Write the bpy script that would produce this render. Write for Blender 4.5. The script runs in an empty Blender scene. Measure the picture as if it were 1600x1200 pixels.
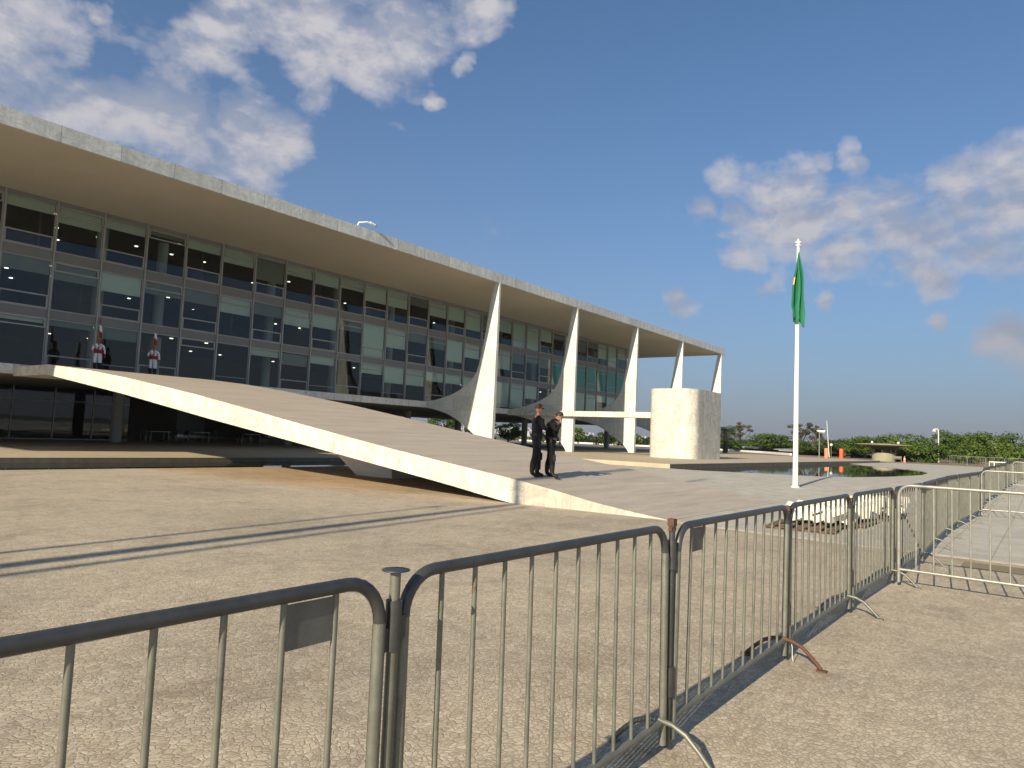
import bpy, bmesh, math, random
from math import sin, cos, pi, radians, sqrt, atan2
from mathutils import Vector, Matrix, Euler
from mathutils.geometry import tessellate_polygon
random.seed(7)
scn = bpy.context.scene
COL = scn.collection

# ------------------------------------------------------------------ camera
cam_d = bpy.data.cameras.new("camera"); cam = bpy.data.objects.new("camera", cam_d); COL.objects.link(cam)
F = 1090.0
_r = radians(2.44); _p = math.atan(80.0 / F)
Zc = Vector((sin(_r) * cos(_p), cos(_r) * cos(_p), -sin(_p)))
_u = 836.0; _v = -(Zc[0] * _u - Zc[2] * F) / Zc[1]
Xc = Vector((_u, _v, -F)).normalized()
Yc = Zc.cross(Xc)
CAMPOS = Vector((0, 0, 1.6))
rot = Matrix((Xc, Yc, Zc))            # rows: world axes in camera space = camera -> world
cam.matrix_world = Matrix.Translation(CAMPOS) @ rot.to_4x4()
cam_d.sensor_width = 36; cam_d.lens = 36 * F / 1600
cam_d.clip_start = 0.05; cam_d.clip_end = 20000
scn.camera = cam

# ------------------------------------------------------------------ world, sun, exposure
SUN = Vector((-1.0, -0.108, 0.50)).normalized()
world = bpy.data.worlds.new("World"); scn.world = world; world.use_nodes = True
wn = world.node_tree; wn.nodes.clear()


def N(nt, typ, **kw):
    n = nt.nodes.new(typ)
    for k, v in kw.items():
        if k == 'inp':
            for a, b in v.items():
                n.inputs[a].default_value = b
        else:
            setattr(n, k, v)
    return n


def math_n(nt, op, a=None, b=None, clamp=False):
    n = nt.nodes.new('ShaderNodeMath'); n.operation = op; n.use_clamp = clamp
    for i, s in enumerate((a, b)):
        if s is None: continue
        if isinstance(s, (int, float)): n.inputs[i].default_value = s
        else: nt.links.new(s, n.inputs[i])
    return n.outputs[0]


def ramp_n(nt, fac, stops):
    n = nt.nodes.new('ShaderNodeValToRGB')
    el = n.color_ramp.elements
    while len(el) < len(stops): el.new(0.5)
    for e, (p, c) in zip(el, stops):
        e.position = p; e.color = c if len(c) == 4 else (*c, 1)
    nt.links.new(fac, n.inputs[0])
    return n.outputs[0]


def mix_n(nt, fac, a, b, mode='MIX'):
    n = nt.nodes.new('ShaderNodeMix'); n.data_type = 'RGBA'; n.blend_type = mode
    for s, v in ((0, fac), (6, a), (7, b)):
        if isinstance(v, (int, float)): n.inputs[s].default_value = v
        elif isinstance(v, tuple): n.inputs[s].default_value = v if len(v) == 4 else (*v, 1)
        else: nt.links.new(v, n.inputs[s])
    return n.outputs[2]


SKY_STRENGTH = 0.096
sky = N(wn, 'ShaderNodeTexSky', sky_type='NISHITA', sun_disc=False)
sky.sun_elevation = math.asin(SUN.z); sky.sun_rotation = atan2(SUN.x, SUN.y)
sky.air_density = 1.0; sky.dust_density = 1.2; sky.ozone_density = 2.0; sky.altitude = 1100
tc = N(wn, 'ShaderNodeTexCoord')
sep = N(wn, 'ShaderNodeSeparateXYZ'); wn.links.new(tc.outputs['Generated'], sep.inputs[0])
dz = sep.outputs[2]
# dusty violet-grey air towards the horizon
hz = math_n(wn, 'MULTIPLY', math_n(wn, 'MAXIMUM', dz, 0.0), -3.7)
hz = math_n(wn, 'EXPONENT', hz)
hz = math_n(wn, 'MULTIPLY', hz, 0.97)
skyc = mix_n(wn, 1.0, sky.outputs[0], (0.43, 0.76, 0.93), 'MULTIPLY')
skyc = mix_n(wn, hz, skyc, (1.85, 1.78, 2.05))
# clouds: puffy noise on the direction of view, gathered in banks that sit in fixed directions of the sky
nv = N(wn, 'ShaderNodeVectorMath', operation='NORMALIZE'); wn.links.new(tc.outputs['Generated'], nv.inputs[0])


def cloud_noise(off, scale, detail=10, rough=.6):
    mp = N(wn, 'ShaderNodeMapping'); wn.links.new(nv.outputs[0], mp.inputs[0]); mp.inputs['Location'].default_value = off; mp.inputs['Scale'].default_value = (1, 1, 1.7)
    n = N(wn, 'ShaderNodeTexNoise', noise_dimensions='3D', inp={'Scale': scale, 'Detail': detail, 'Roughness': rough, 'Distortion': 0.1})
    wn.links.new(mp.outputs[0], n.inputs['Vector']); return n.outputs[0]


n1 = cloud_noise((3.1, 1.7, 0.3), 8.5); n2 = cloud_noise((3.1 + .006, 1.7 + .008, 0.3 - .022), 8.5); n3 = cloud_noise((7.7, 2.2, 5.3), 5.0, 4, .5)
wz = N(wn, 'ShaderNodeTexNoise', inp={'Scale': 6.0, 'Detail': 5, 'Roughness': .6}); wn.links.new(nv.outputs[0], wz.inputs['Vector'])
ws = N(wn, 'ShaderNodeVectorMath', operation='MULTIPLY_ADD'); wn.links.new(wz.outputs['Color'], ws.inputs[0]); ws.inputs[1].default_value = (.14, .14, .08); ws.inputs[2].default_value = (-.07, -.07, -.04)
wa = N(wn, 'ShaderNodeVectorMath', operation='ADD'); wn.links.new(nv.outputs[0], wa.inputs[0]); wn.links.new(ws.outputs[0], wa.inputs[1])
wv = N(wn, 'ShaderNodeVectorMath', operation='NORMALIZE'); wn.links.new(wa.outputs[0], wv.inputs[0])
# (azimuth from +X, elevation, angular radius) in degrees
banks = [(74.5, 22.9, 4.7), (75.1, 18.4, 7.0), (69.7, 19.4, 4.2), (72.2, 24.3, 1.9), (65.3, 21.7, 4.0), (63.1, 26.2, 2.0), (60.4, 22.2, 3.5), (56.6, 21.8, 2.8), (58.8, 19.2, 2.1), (55.4, 26.0, 2.0), (54.8, 30.3, 5.6), (48.5, 30.2, 4.0), (49.9, 27.7, 1.9), (42.4, 31.8, 1.8), (60.6, 29.8, 2.8), (45.3, 25.6, 0.7), (42.3, 28.5, 0.6), (70.6, 26.7, 0.5), (20.0, 20.1, 1.8), (17.3, 19.2, 2.1), (22.5, 18.2, 1.0), (15.2, 19.8, 1.8), (11.0, 21.3, 1.1), (13.4, 21.1, 0.9), (19.5, 17.3, 1.5), (15.7, 16.7, 1.8), (12.1, 17.2, 2.1), (8.7, 17.6, 2.6), (5.1, 17.9, 3.3), (1.9, 17.1, 4.0), (6.6, 16.0, 2.8), (2.8, 14.7, 2.6), (19.8, 14.3, 1.1), (12.0, 13.9, 1.5), (7.4, 12.5, 1.4), (13.4, 13.8, 1.1), (17.7, 11.9, 0.9), (24.0, 11.3, 0.9), (13.8, 10.5, 0.8), (2.5, 8.9, 1.4), (6.6, 9.0, 0.6), (-60, 30, 20), (-110, 22, 16), (175, 35, 18), (-160, 50, 20), (110, 60, 15)]
bank = None
for az_, el_, rad_ in banks:
    dv = Vector((cos(radians(az_)) * cos(radians(el_)), sin(radians(az_)) * cos(radians(el_)), sin(radians(el_))))
    dp = N(wn, 'ShaderNodeVectorMath', operation='DOT_PRODUCT'); dp.inputs[1].default_value = dv
    wn.links.new(wv.outputs[0], dp.inputs[0])
    g = math_n(wn, 'EXPONENT', math_n(wn, 'DIVIDE', math_n(wn, 'SUBTRACT', dp.outputs['Value'], 1.0), .62 * radians(rad_ * (1.0 if rad_ > 2.6 else 1.3)) ** 2))
    bank = g if bank is None else math_n(wn, 'MAXIMUM', bank, g)
dens = math_n(wn, 'ADD', math_n(wn, 'MULTIPLY', bank, .95), math_n(wn, 'MULTIPLY', math_n(wn, 'SUBTRACT', n1, .5), 2.0))
cov = ramp_n(wn, dens, [(0.0, (0, 0, 0)), (0.36, (0, 0, 0)), (0.60, (.5, .5, .5)), (0.95, (.95, .95, .95))])
lit = math_n(wn, 'ADD', math_n(wn, 'MULTIPLY', math_n(wn, 'SUBTRACT', n1, n2), 6.0), math_n(wn, 'ADD', math_n(wn, 'MULTIPLY', math_n(wn, 'SUBTRACT', n3, .5), 2.0), .52), True)
ccol = mix_n(wn, lit, (2.5, 2.8, 3.55), (5.0, 4.75, 4.8))
ccol = mix_n(wn, math_n(wn, 'MULTIPLY', hz, 1.1, True), ccol, (2.35, 2.3, 2.6))
skyc = mix_n(wn, math_n(wn, 'MULTIPLY', cov, 0.9), skyc, ccol)
bg = N(wn, 'ShaderNodeBackground'); bg.inputs[1].default_value = SKY_STRENGTH
wn.links.new(skyc, bg.inputs[0])
wo = N(wn, 'ShaderNodeOutputWorld'); wn.links.new(bg.outputs[0], wo.inputs[0])

sun_d = bpy.data.lights.new("sun", 'SUN'); sun = bpy.data.objects.new("sun", sun_d); COL.objects.link(sun)
sun_d.energy = 4.9; sun_d.angle = radians(0.55); sun_d.color = (1.0, 0.86, 0.66)
sun.rotation_euler = SUN.to_track_quat('Z', 'Y').to_euler(); sun.location = (-30, -10, 40)
vs = scn.view_settings; vs.view_transform = 'Standard'; vs.look = 'None'; vs.exposure = 0.6; vs.gamma = 1.0; vs.use_curve_mapping = False

# ------------------------------------------------------------------ materials


def new_mat(name):
    m = bpy.data.materials.new(name); m.use_nodes = True
    nt = m.node_tree; b = nt.nodes['Principled BSDF']
    return m, nt, b


def simple(name, col, rough=0.6, metal=0.0, spec=0.5, var=0.0, scale=8.0, bump=0.0, emit=None):
    m, nt, b = new_mat(name)
    b.inputs['Roughness'].default_value = rough; b.inputs['Metallic'].default_value = metal
    b.inputs['Specular IOR Level'].default_value = spec
    b.inputs['Base Color'].default_value = (*col, 1)
    if var > 0 or bump > 0:
        t = N(nt, 'ShaderNodeTexCoord'); n = N(nt, 'ShaderNodeTexNoise', inp={'Scale': scale, 'Detail': 6, 'Roughness': .6})
        nt.links.new(t.outputs['Object'], n.inputs['Vector'])
        if var > 0:
            c = ramp_n(nt, n.outputs[0], [(0.3, tuple(x * (1 - var) for x in col)), (0.7, tuple(min(1, x * (1 + var)) for x in col))])
            nt.links.new(c, b.inputs['Base Color'])
        if bump > 0:
            bp = N(nt, 'ShaderNodeBump', inp={'Strength': bump, 'Distance': .02}); nt.links.new(n.outputs[0], bp.inputs['Height'])
            nt.links.new(bp.outputs[0], b.inputs['Normal'])
    if emit:
        b.inputs['Emission Color'].default_value = (*emit[0], 1); b.inputs['Emission Strength'].default_value = emit[1]
    return m


def world_co(nt, rot=None, scale=None):
    g = N(nt, 'ShaderNodeNewGeometry')
    if rot is None and scale is None: return g.outputs['Position']
    mp = N(nt, 'ShaderNodeMapping')
    if rot: mp.inputs['Rotation'].default_value = rot
    if scale: mp.inputs['Scale'].default_value = scale
    nt.links.new(g.outputs['Position'], mp.inputs[0]); return mp.outputs[0]


def cobble_mat():
    m, nt, b = new_mat('cobble_paving')
    co = world_co(nt)
    wob = N(nt, 'ShaderNodeTexNoise', inp={'Scale': 1.3, 'Detail': 3}); nt.links.new(co, wob.inputs['Vector'])
    wm = N(nt, 'ShaderNodeVectorMath', operation='SCALE'); nt.links.new(wob.outputs['Color'], wm.inputs[0]); wm.inputs['Scale'].default_value = .35
    wa = N(nt, 'ShaderNodeVectorMath', operation='ADD'); nt.links.new(co, wa.inputs[0]); nt.links.new(wm.outputs[0], wa.inputs[1])
    mp = N(nt, 'ShaderNodeMapping'); mp.inputs['Scale'].default_value = (21, 32, 1); mp.inputs['Rotation'].default_value = (0, 0, .55)
    nt.links.new(wa.outputs[0], mp.inputs[0])
    flat = N(nt, 'ShaderNodeVectorMath', operation='MULTIPLY'); flat.inputs[1].default_value = (1, 1, 0); nt.links.new(mp.outputs[0], flat.inputs[0])
    v = N(nt, 'ShaderNodeTexVoronoi', feature='F1', inp={'Scale': 1.0, 'Randomness': .8}); nt.links.new(flat.outputs[0], v.inputs['Vector'])
    ve = N(nt, 'ShaderNodeTexVoronoi', feature='DISTANCE_TO_EDGE', inp={'Scale': 1.0, 'Randomness': .8}); nt.links.new(flat.outputs[0], ve.inputs['Vector'])
    sp = N(nt, 'ShaderNodeSeparateColor'); nt.links.new(v.outputs['Color'], sp.inputs[0])
    stone = ramp_n(nt, sp.outputs[0], [(0, (.395, .35, .268)), (.35, (.45, .404, .312)), (.7, (.478, .432, .338)), (1, (.53, .485, .387))])
    big = N(nt, 'ShaderNodeTexNoise', inp={'Scale': .35, 'Detail': 6, 'Roughness': .65}); nt.links.new(co, big.inputs['Vector'])
    bc = ramp_n(nt, big.outputs[0], [(.30, (.78, .76, .73)), (.5, (1, .98, .95)), (.72, (1.14, 1.11, 1.06))])
    c = mix_n(nt, 1.0, stone, bc, 'MULTIPLY')
    mid = N(nt, 'ShaderNodeTexNoise', inp={'Scale': 3.2, 'Detail': 5, 'Roughness': .7}); nt.links.new(co, mid.inputs['Vector'])
    c = mix_n(nt, 1.0, c, ramp_n(nt, mid.outputs[0], [(.3, (.86, .84, .84)), (.7, (1.12, 1.12, 1.1))]), 'MULTIPLY')
    edge = ramp_n(nt, ve.outputs['Distance'], [(0.0, (0, 0, 0)), (.04, (.25, .25, .25)), (.13, (1, 1, 1))])
    c = mix_n(nt, edge, mix_n(nt, 1.0, c, (.78, .75, .72), 'MULTIPLY'), c)
    gr = N(nt, 'ShaderNodeTexNoise', inp={'Scale': 70, 'Detail': 3, 'Roughness': .7}); nt.links.new(co, gr.inputs['Vector'])
    c = mix_n(nt, 1.0, c, ramp_n(nt, gr.outputs[0], [(.3, (.78, .77, .76)), (.7, (1.13, 1.13, 1.13))]), 'MULTIPLY')
    spk = N(nt, 'ShaderNodeTexVoronoi', feature='F1', inp={'Scale': 1.9, 'Randomness': 1.0}); nt.links.new(co, spk.inputs['Vector'])
    sk = math_n(nt, 'ADD', spk.outputs['Distance'], math_n(nt, 'MULTIPLY', math_n(nt, 'SUBTRACT', mid.outputs[0], .5), .10))
    c = mix_n(nt, ramp_n(nt, sk, [(.018, (.75, .75, .75)), (.035, (0, 0, 0))]), c, (.10, .085, .07))
    pt = N(nt, 'ShaderNodeTexNoise', inp={'Scale': .9, 'Detail': 7, 'Roughness': .7, 'Distortion': .6}); nt.links.new(co, pt.inputs['Vector'])
    c = mix_n(nt, 1.0, c, ramp_n(nt, pt.outputs[0], [(.33, (.83, .80, .77)), (.46, (1, 1, 1)), (.62, (1.04, 1.03, 1.0))]), 'MULTIPLY')
    # rusty earth washed out beside the ramp
    sx_ = N(nt, 'ShaderNodeSeparateXYZ'); nt.links.new(co, sx_.inputs[0])
    dd = math_n(nt, 'SUBTRACT', math_n(nt, 'ADD', sx_.outputs[0], math_n(nt, 'MULTIPLY', sx_.outputs[1], .06)), 12.6)
    dd = math_n(nt, 'ADD', dd, math_n(nt, 'MULTIPLY', mid.outputs[0], 1.2))
    mk = math_n(nt, 'MULTIPLY', ramp_n(nt, dd, [(0.0, (0, 0, 0)), (.9, (1, 1, 1))]), ramp_n(nt, math_n(nt, 'MULTIPLY', math_n(nt, 'SUBTRACT', sx_.outputs[1], 9.5), .15), [(0, (0, 0, 0)), (1, (.5, .5, .5))]))
    c = mix_n(nt, mk, c, mix_n(nt, 1.0, c, (.95, .66, .42), 'MULTIPLY'))
    nt.links.new(c, b.inputs['Base Color'])
    b.inputs['Roughness'].default_value = .78; b.inputs['Specular IOR Level'].default_value = .35
    fine = N(nt, 'ShaderNodeTexNoise', inp={'Scale': 45, 'Detail': 4}); nt.links.new(co, fine.inputs['Vector'])
    h = math_n(nt, 'ADD', math_n(nt, 'MULTIPLY', edge, .8), math_n(nt, 'MULTIPLY', fine.outputs[0], .5))
    h = math_n(nt, 'ADD', h, math_n(nt, 'MULTIPLY', sp.outputs[1], .6))
    bp = N(nt, 'ShaderNodeBump', inp={'Strength': .5, 'Distance': .005}); nt.links.new(h, bp.inputs['Height'])
    nt.links.new(bp.outputs[0], b.inputs['Normal'])
    return m


def paving_mat(name, c0, c1, sx=.8, sy=.8, fine_s=30, joint=.78, stretch=(1, 1, 1), rotz=0.0, streak=.12):
    m, nt, b = new_mat(name)
    co = world_co(nt, rot=(0, 0, rotz))
    br = N(nt, 'ShaderNodeTexBrick', offset=.5, inp={'Scale': 1.0, 'Mortar Size': .012, 'Brick Width': sx, 'Row Height': sy, 'Mortar Smooth': .3,
                                         'Color1': (*c0, 1), 'Color2': (*c1, 1), 'Mortar': (*[x * joint for x in c0], 1)})
    nt.links.new(co, br.inputs['Vector'])
    st = N(nt, 'ShaderNodeMapping'); st.inputs['Scale'].default_value = stretch; nt.links.new(co, st.inputs[0])
    n = N(nt, 'ShaderNodeTexNoise', inp={'Scale': 1.6, 'Detail': 8, 'Roughness': .68}); nt.links.new(st.outputs[0], n.inputs['Vector'])
    c = mix_n(nt, 1.0, br.outputs[0], ramp_n(nt, n.outputs[0], [(.3, (1 - streak * 1.6,) * 3), (.7, (1 + streak,) * 3)]), 'MULTIPLY')
    n2_ = N(nt, 'ShaderNodeTexNoise', inp={'Scale': fine_s, 'Detail': 3}); nt.links.new(co, n2_.inputs['Vector'])
    c = mix_n(nt, 1.0, c, ramp_n(nt, n2_.outputs[0], [(.3, (.9, .9, .9)), (.7, (1.08, 1.08, 1.08))]), 'MULTIPLY')
    nt.links.new(c, b.inputs['Base Color']); b.inputs['Roughness'].default_value = .7; b.inputs['Specular IOR Level'].default_value = .35
    bp = N(nt, 'ShaderNodeBump', inp={'Strength': .35, 'Distance': .006}); nt.links.new(n2_.outputs[0], bp.inputs['Height'])
    nt.links.new(bp.outputs[0], b.inputs['Normal'])
    return m


def marble_mat(name, base=(.74, .72, .66), w=1.0, h=.6, plane='YZ', vein=.20, dirt=.1, joint=.7, mort=.007):
    m, nt, b = new_mat(name)
    g = N(nt, 'ShaderNodeNewGeometry'); s = N(nt, 'ShaderNodeSeparateXYZ'); nt.links.new(g.outputs['Position'], s.inputs[0])
    cb = N(nt, 'ShaderNodeCombineXYZ')
    a = {'YZ': 1, 'XZ': 0}.get(plane)
    if plane == 'ANY':
        nt.links.new(math_n(nt, 'ADD', s.outputs[0], s.outputs[1]), cb.inputs[0])
    else:
        nt.links.new(s.outputs[a], cb.inputs[0])
    nt.links.new(s.outputs[2], cb.inputs[1])
    c2 = tuple(x * .85 for x in base)
    br = N(nt, 'ShaderNodeTexBrick', offset=.5, inp={'Scale': 1.0, 'Mortar Size': mort, 'Brick Width': w, 'Row Height': h, 'Bias': 0.0,
                                         'Color1': (*base, 1), 'Color2': (*c2, 1), 'Mortar': (*[x * joint for x in base], 1)})
    nt.links.new(cb.outputs[0], br.inputs['Vector'])
    n = N(nt, 'ShaderNodeTexNoise', inp={'Scale': 1.1, 'Detail': 8, 'Roughness': .62, 'Distortion': 2.2}); nt.links.new(g.outputs['Position'], n.inputs['Vector'])
    v = math_n(nt, 'ABSOLUTE', math_n(nt, 'SUBTRACT', n.outputs[0], .5))
    vc = ramp_n(nt, v, [(0, (1 - vein, 1 - vein, 1 - vein * .95)), (.025, (1 - vein * .35,) * 3), (.09, (1, 1, 1))])
    c = mix_n(nt, 1.0, br.outputs[0], vc, 'MULTIPLY')
    mp = N(nt, 'ShaderNodeMapping'); mp.inputs['Scale'].default_value = (2.2, 2.2, .35); nt.links.new(g.outputs['Position'], mp.inputs[0])
    n3 = N(nt, 'ShaderNodeTexNoise', inp={'Scale': 1.5, 'Detail': 6, 'Roughness': .65}); nt.links.new(mp.outputs[0], n3.inputs['Vector'])
    c = mix_n(nt, 1.0, c, ramp_n(nt, n3.outputs[0], [(.3, (1 - dirt * 1.3, 1 - dirt * 1.3, 1 - dirt * 1.4)), (.65, (1.02, 1.02, 1.02))]), 'MULTIPLY')
    nt.links.new(c, b.inputs['Base Color']); b.inputs['Roughness'].default_value = .5; b.inputs['Specular IOR Level'].default_value = .4
    return m


def metal_mat(name, col, rough=.45, metal=.75, rust=.0, var=.25):
    m, nt, b = new_mat(name)
    co = world_co(nt)
    n = N(nt, 'ShaderNodeTexNoise', inp={'Scale': 9, 'Detail': 7, 'Roughness': .7}); nt.links.new(co, n.inputs['Vector'])
    c = ramp_n(nt, n.outputs[0], [(.3, tuple(x * (1 - var) for x in col)), (.7, tuple(x * (1 + var) for x in col))])
    n2_ = N(nt, 'ShaderNodeTexNoise', inp={'Scale': 4.5, 'Detail': 9, 'Roughness': .75}); nt.links.new(co, n2_.inputs['Vector'])
    rm = ramp_n(nt, n2_.outputs[0], [(.62 - rust, (0, 0, 0)), (.70 - rust, (1, 1, 1))])
    c = mix_n(nt, rm, c, (.11, .055, .03))
    nt.links.new(c, b.inputs['Base Color'])
    nt.links.new(math_n(nt, 'SUBTRACT', metal, math_n(nt, 'MULTIPLY', rm, metal * .8)), b.inputs['Metallic'])
    nt.links.new(math_n(nt, 'ADD', math_n(nt, 'MULTIPLY', n.outputs[0], .3), rough - .15), b.inputs['Roughness'])
    bp = N(nt, 'ShaderNodeBump', inp={'Strength': .25, 'Distance': .002}); nt.links.new(n2_.outputs[0], bp.inputs['Height']); nt.links.new(bp.outputs[0], b.inputs['Normal'])
    return m


def glass_mat():
    m = bpy.data.materials.new('tinted_glass'); m.use_nodes = True; nt = m.node_tree; nt.nodes.clear()
    o = N(nt, 'ShaderNodeOutputMaterial'); mx = N(nt, 'ShaderNodeMixShader')
    tr = N(nt, 'ShaderNodeBsdfTransparent'); tr.inputs[0].default_value = (.74, .82, .80, 1)
    gl = N(nt, 'ShaderNodeBsdfGlossy'); gl.inputs['Roughness'].default_value = .01; gl.inputs[0].default_value = (.85, .92, .95, 1)
    fr = N(nt, 'ShaderNodeFresnel', inp={'IOR': 1.5})
    co = world_co(nt); n = N(nt, 'ShaderNodeTexNoise', inp={'Scale': .5, 'Detail': 1}); nt.links.new(co, n.inputs['Vector'])
    bp = N(nt, 'ShaderNodeBump', inp={'Strength': .1, 'Distance': .03}); nt.links.new(n.outputs[0], bp.inputs['Height']); nt.links.new(bp.outputs[0], gl.inputs['Normal'])
    nt.links.new(math_n(nt, 'ADD', math_n(nt, 'MULTIPLY', fr.outputs[0], .95), .02, True), mx.inputs[0])
    nt.links.new(tr.outputs[0], mx.inputs[1]); nt.links.new(gl.outputs[0], mx.inputs[2]); nt.links.new(mx.outputs[0], o.inputs[0])
    return m


def water_mat():
    m, nt, b = new_mat('pool_water')
    b.inputs['Base Color'].default_value = (.018, .026, .018, 1); b.inputs['Roughness'].default_value = .03; b.inputs['IOR'].default_value = 1.33
    b.inputs['Specular IOR Level'].default_value = .6
    co = world_co(nt, scale=(1, 1, 1)); n = N(nt, 'ShaderNodeTexNoise', inp={'Scale': 1.4, 'Detail': 3}); nt.links.new(co, n.inputs['Vector'])
    bp = N(nt, 'ShaderNodeBump', inp={'Strength': .02, 'Distance': .005}); nt.links.new(n.outputs[0], bp.inputs['Height']); nt.links.new(bp.outputs[0], b.inputs['Normal'])
    return m


def leaf_mat(name, a, b_, tr=.25):
    m, nt, b = new_mat(name)
    co = world_co(nt); n = N(nt, 'ShaderNodeTexNoise', inp={'Scale': .9, 'Detail': 4}); nt.links.new(co, n.inputs['Vector'])
    oi = N(nt, 'ShaderNodeObjectInfo')
    c = ramp_n(nt, n.outputs[0], [(.3, a), (.7, b_)])
    c = mix_n(nt, 1.0, c, ramp_n(nt, oi.outputs['Random'], [(0, (.8, .85, .8)), (1, (1.25, 1.15, 1.0))]), 'MULTIPLY')
    nt.links.new(c, b.inputs['Base Color']); b.inputs['Roughness'].default_value = .6; b.inputs['Specular IOR Level'].default_value = .25
    return m


M = {}
M['cobble'] = cobble_mat()
M['paving'] = paving_mat('plaza_paving', (.465, .44, .365), (.43, .405, .335), 1.1, .7, joint=.66, streak=.13, rotz=.0)
M['ramp_top'] = paving_mat('ramp_stone', (.445, .385, .305), (.425, .37, .295), 2.4, .9, fine_s=22, joint=.9, stretch=(.25, 2.2, 1), streak=.13)
M['terrace'] = paving_mat('terrace_stone', (.46, .39, .275), (.42, .36, .25), 1.6, 1.0, streak=.08)
M['terrace_shaded'] = simple('terrace_shaded_side', (.17, .15, .115), .8, var=.2, scale=3)  # darkened terrace stone, shade of the plaza-facing sides put into the colour
M['kerb'] = simple('kerb_stone', (.52, .44, .33), .75, var=.2, scale=5, bump=.2)
M['dry_earth'] = simple('dry_earth', (.21, .165, .10), .95, var=.3, scale=.4)
M['far_ground'] = simple('scrub_ground', (.09, .095, .045), .95, var=.35, scale=.05)
M['asphalt'] = simple('asphalt', (.06, .06, .06), .85, var=.15, scale=2)
M['marble_fin'] = marble_mat('marble_column', (.74, .75, .69), .9, 1.1, 'YZ')
M['marble_fascia'] = marble_mat('marble_fascia', (.80, .82, .78), 2.35, 3.0, 'XZ', vein=.25, dirt=.18, joint=.45, mort=.014)
M['marble_ramp'] = marble_mat('marble_ramp_side', (.76, .73, .63), 1.3, 30, 'YZ', vein=.34, dirt=.13, joint=.6)
M['marble_plinth'] = marble_mat('marble_plinth', (.62, .57, .48), 1.3, 30, 'YZ', vein=.25, dirt=.22, joint=.6)
M['marble_block'] = marble_mat('marble_pulpit', (.72, .70, .61), .55, .95, 'ANY', vein=.34, dirt=.2, joint=.72)
M['soffit'] = simple('soffit_paint', (.55, .51, .43), .85, var=.04, scale=.6)
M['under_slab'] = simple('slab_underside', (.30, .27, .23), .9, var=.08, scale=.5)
M['white_plaster'] = simple('white_plaster', (.72, .70, .66), .75, var=.06, scale=2)
M['roof_top'] = simple('roof_gravel', (.35, .33, .30), .9, var=.2, scale=2)
M['mullion'] = simple('anodised_frame', (.35, .37, .37), .45, metal=.2, var=.08, scale=3)
M['spandrel'] = simple('grey_spandrel', (.20, .215, .225), .6, var=.07, scale=2)
M['glass'] = glass_mat()
M['blind'] = simple('roller_blind', (.82, .88, .78), .9)
M['blind_dark'] = simple('dark_blind', (.34, .36, .32), .9)
M['green_glass'] = simple('green_panel', (.12, .50, .40), .3)
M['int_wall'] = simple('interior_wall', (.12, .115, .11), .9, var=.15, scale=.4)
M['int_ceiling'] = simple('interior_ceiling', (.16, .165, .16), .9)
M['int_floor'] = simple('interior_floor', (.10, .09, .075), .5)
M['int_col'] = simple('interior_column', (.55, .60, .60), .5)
M['downlight'] = simple('downlight_lamp', (.9, .9, .8), .5, emit=((1.0, .93, .75), 2.2))
M['round_col'] = simple('grey_column', (.34, .35, .35), .55, var=.08, scale=2)
M['galv'] = metal_mat('galvanised_steel', (.20, .205, .17), .5, .5, rust=.03)
M['galv_rail'] = metal_mat('worn_rail_steel', (.085, .09, .092), .42, .55, rust=.03)
M['galv_clean'] = metal_mat('clean_galvanised_steel', (.34, .34, .295), .45, .5, rust=-.06)
M['rust'] = metal_mat('rusty_steel', (.10, .045, .03), .8, .2, rust=.2)
M['plate'] = metal_mat('plate_steel', (.16, .165, .155), .55, .6, rust=.0)
M['water'] = water_mat()
M['white_paint'] = simple('white_paint', (.80, .78, .70), .45, var=.04)
M['orange'] = simple('orange_plastic', (.80, .10, .025), .5)
M['orange_pale'] = simple('faded_orange_plastic', (.80, .24, .13), .6)
M['flag_green'] = simple('flag_green_cloth', (.012, .15, .075), .8, var=.12, scale=3)
M['flag_yellow'] = simple('flag_yellow_cloth', (.70, .50, .04), .8)
M['flag_dark'] = simple('flag_blue_cloth', (.01, .02, .07), .8)
M['leaf_a'] = leaf_mat('bright_leaves', (.030, .062, .008), (.085, .135, .02))
M['leaf_b'] = leaf_mat('dark_leaves', (.022, .036, .009), (.055, .078, .018))
M['leaf_c'] = leaf_mat('dry_leaves', (.05, .05, .03), (.09, .085, .05))
M['bark'] = simple('bark', (.10, .08, .06), .9, var=.3, scale=4)
M['skin'] = simple('skin', (.42, .22, .145), .55)
M['skin_dark'] = simple('tanned_skin', (.30, .15, .09), .55)
M['black_cloth'] = simple('black_uniform', (.010, .010, .013), .85, spec=.2, var=.3, scale=14, bump=.5)
M['black_leather'] = simple('black_leather', (.008, .008, .008), .5, spec=.3)
M['boot'] = simple('black_boot', (.012, .010, .009), .6, spec=.3)
M['hair'] = simple('dark_hair', (.018, .012, .009), .7)
M['hair_brown'] = simple('brown_hair', (.06, .03, .018), .7)
M['white_cloth'] = simple('white_uniform', (.80, .80, .80), .8)
M['red_cloth'] = simple('red_sash', (.30, .012, .015), .7)
M['brass'] = simple('brass', (.55, .36, .10), .35, metal=.9)
M['black_gloss'] = simple('black_gloss', (.01, .01, .012), .2)
M['pale_concrete'] = simple('painted_concrete', (.80, .76, .64), .7, var=.07, scale=6, bump=.2)
M['wood'] = simple('weathered_wood', (.13, .085, .05), .85, var=.3, scale=9)
M['kiosk'] = simple('kiosk_concrete', (.30, .29, .20), .8, var=.12, scale=1)
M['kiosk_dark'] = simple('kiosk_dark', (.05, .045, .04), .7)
M['metal_roof'] = simple('grey_metal_roof', (.26, .27, .28), .5, var=.2, scale=.3)
M['car_paint'] = simple('black_car_paint', (.012, .012, .014), .25)
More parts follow.
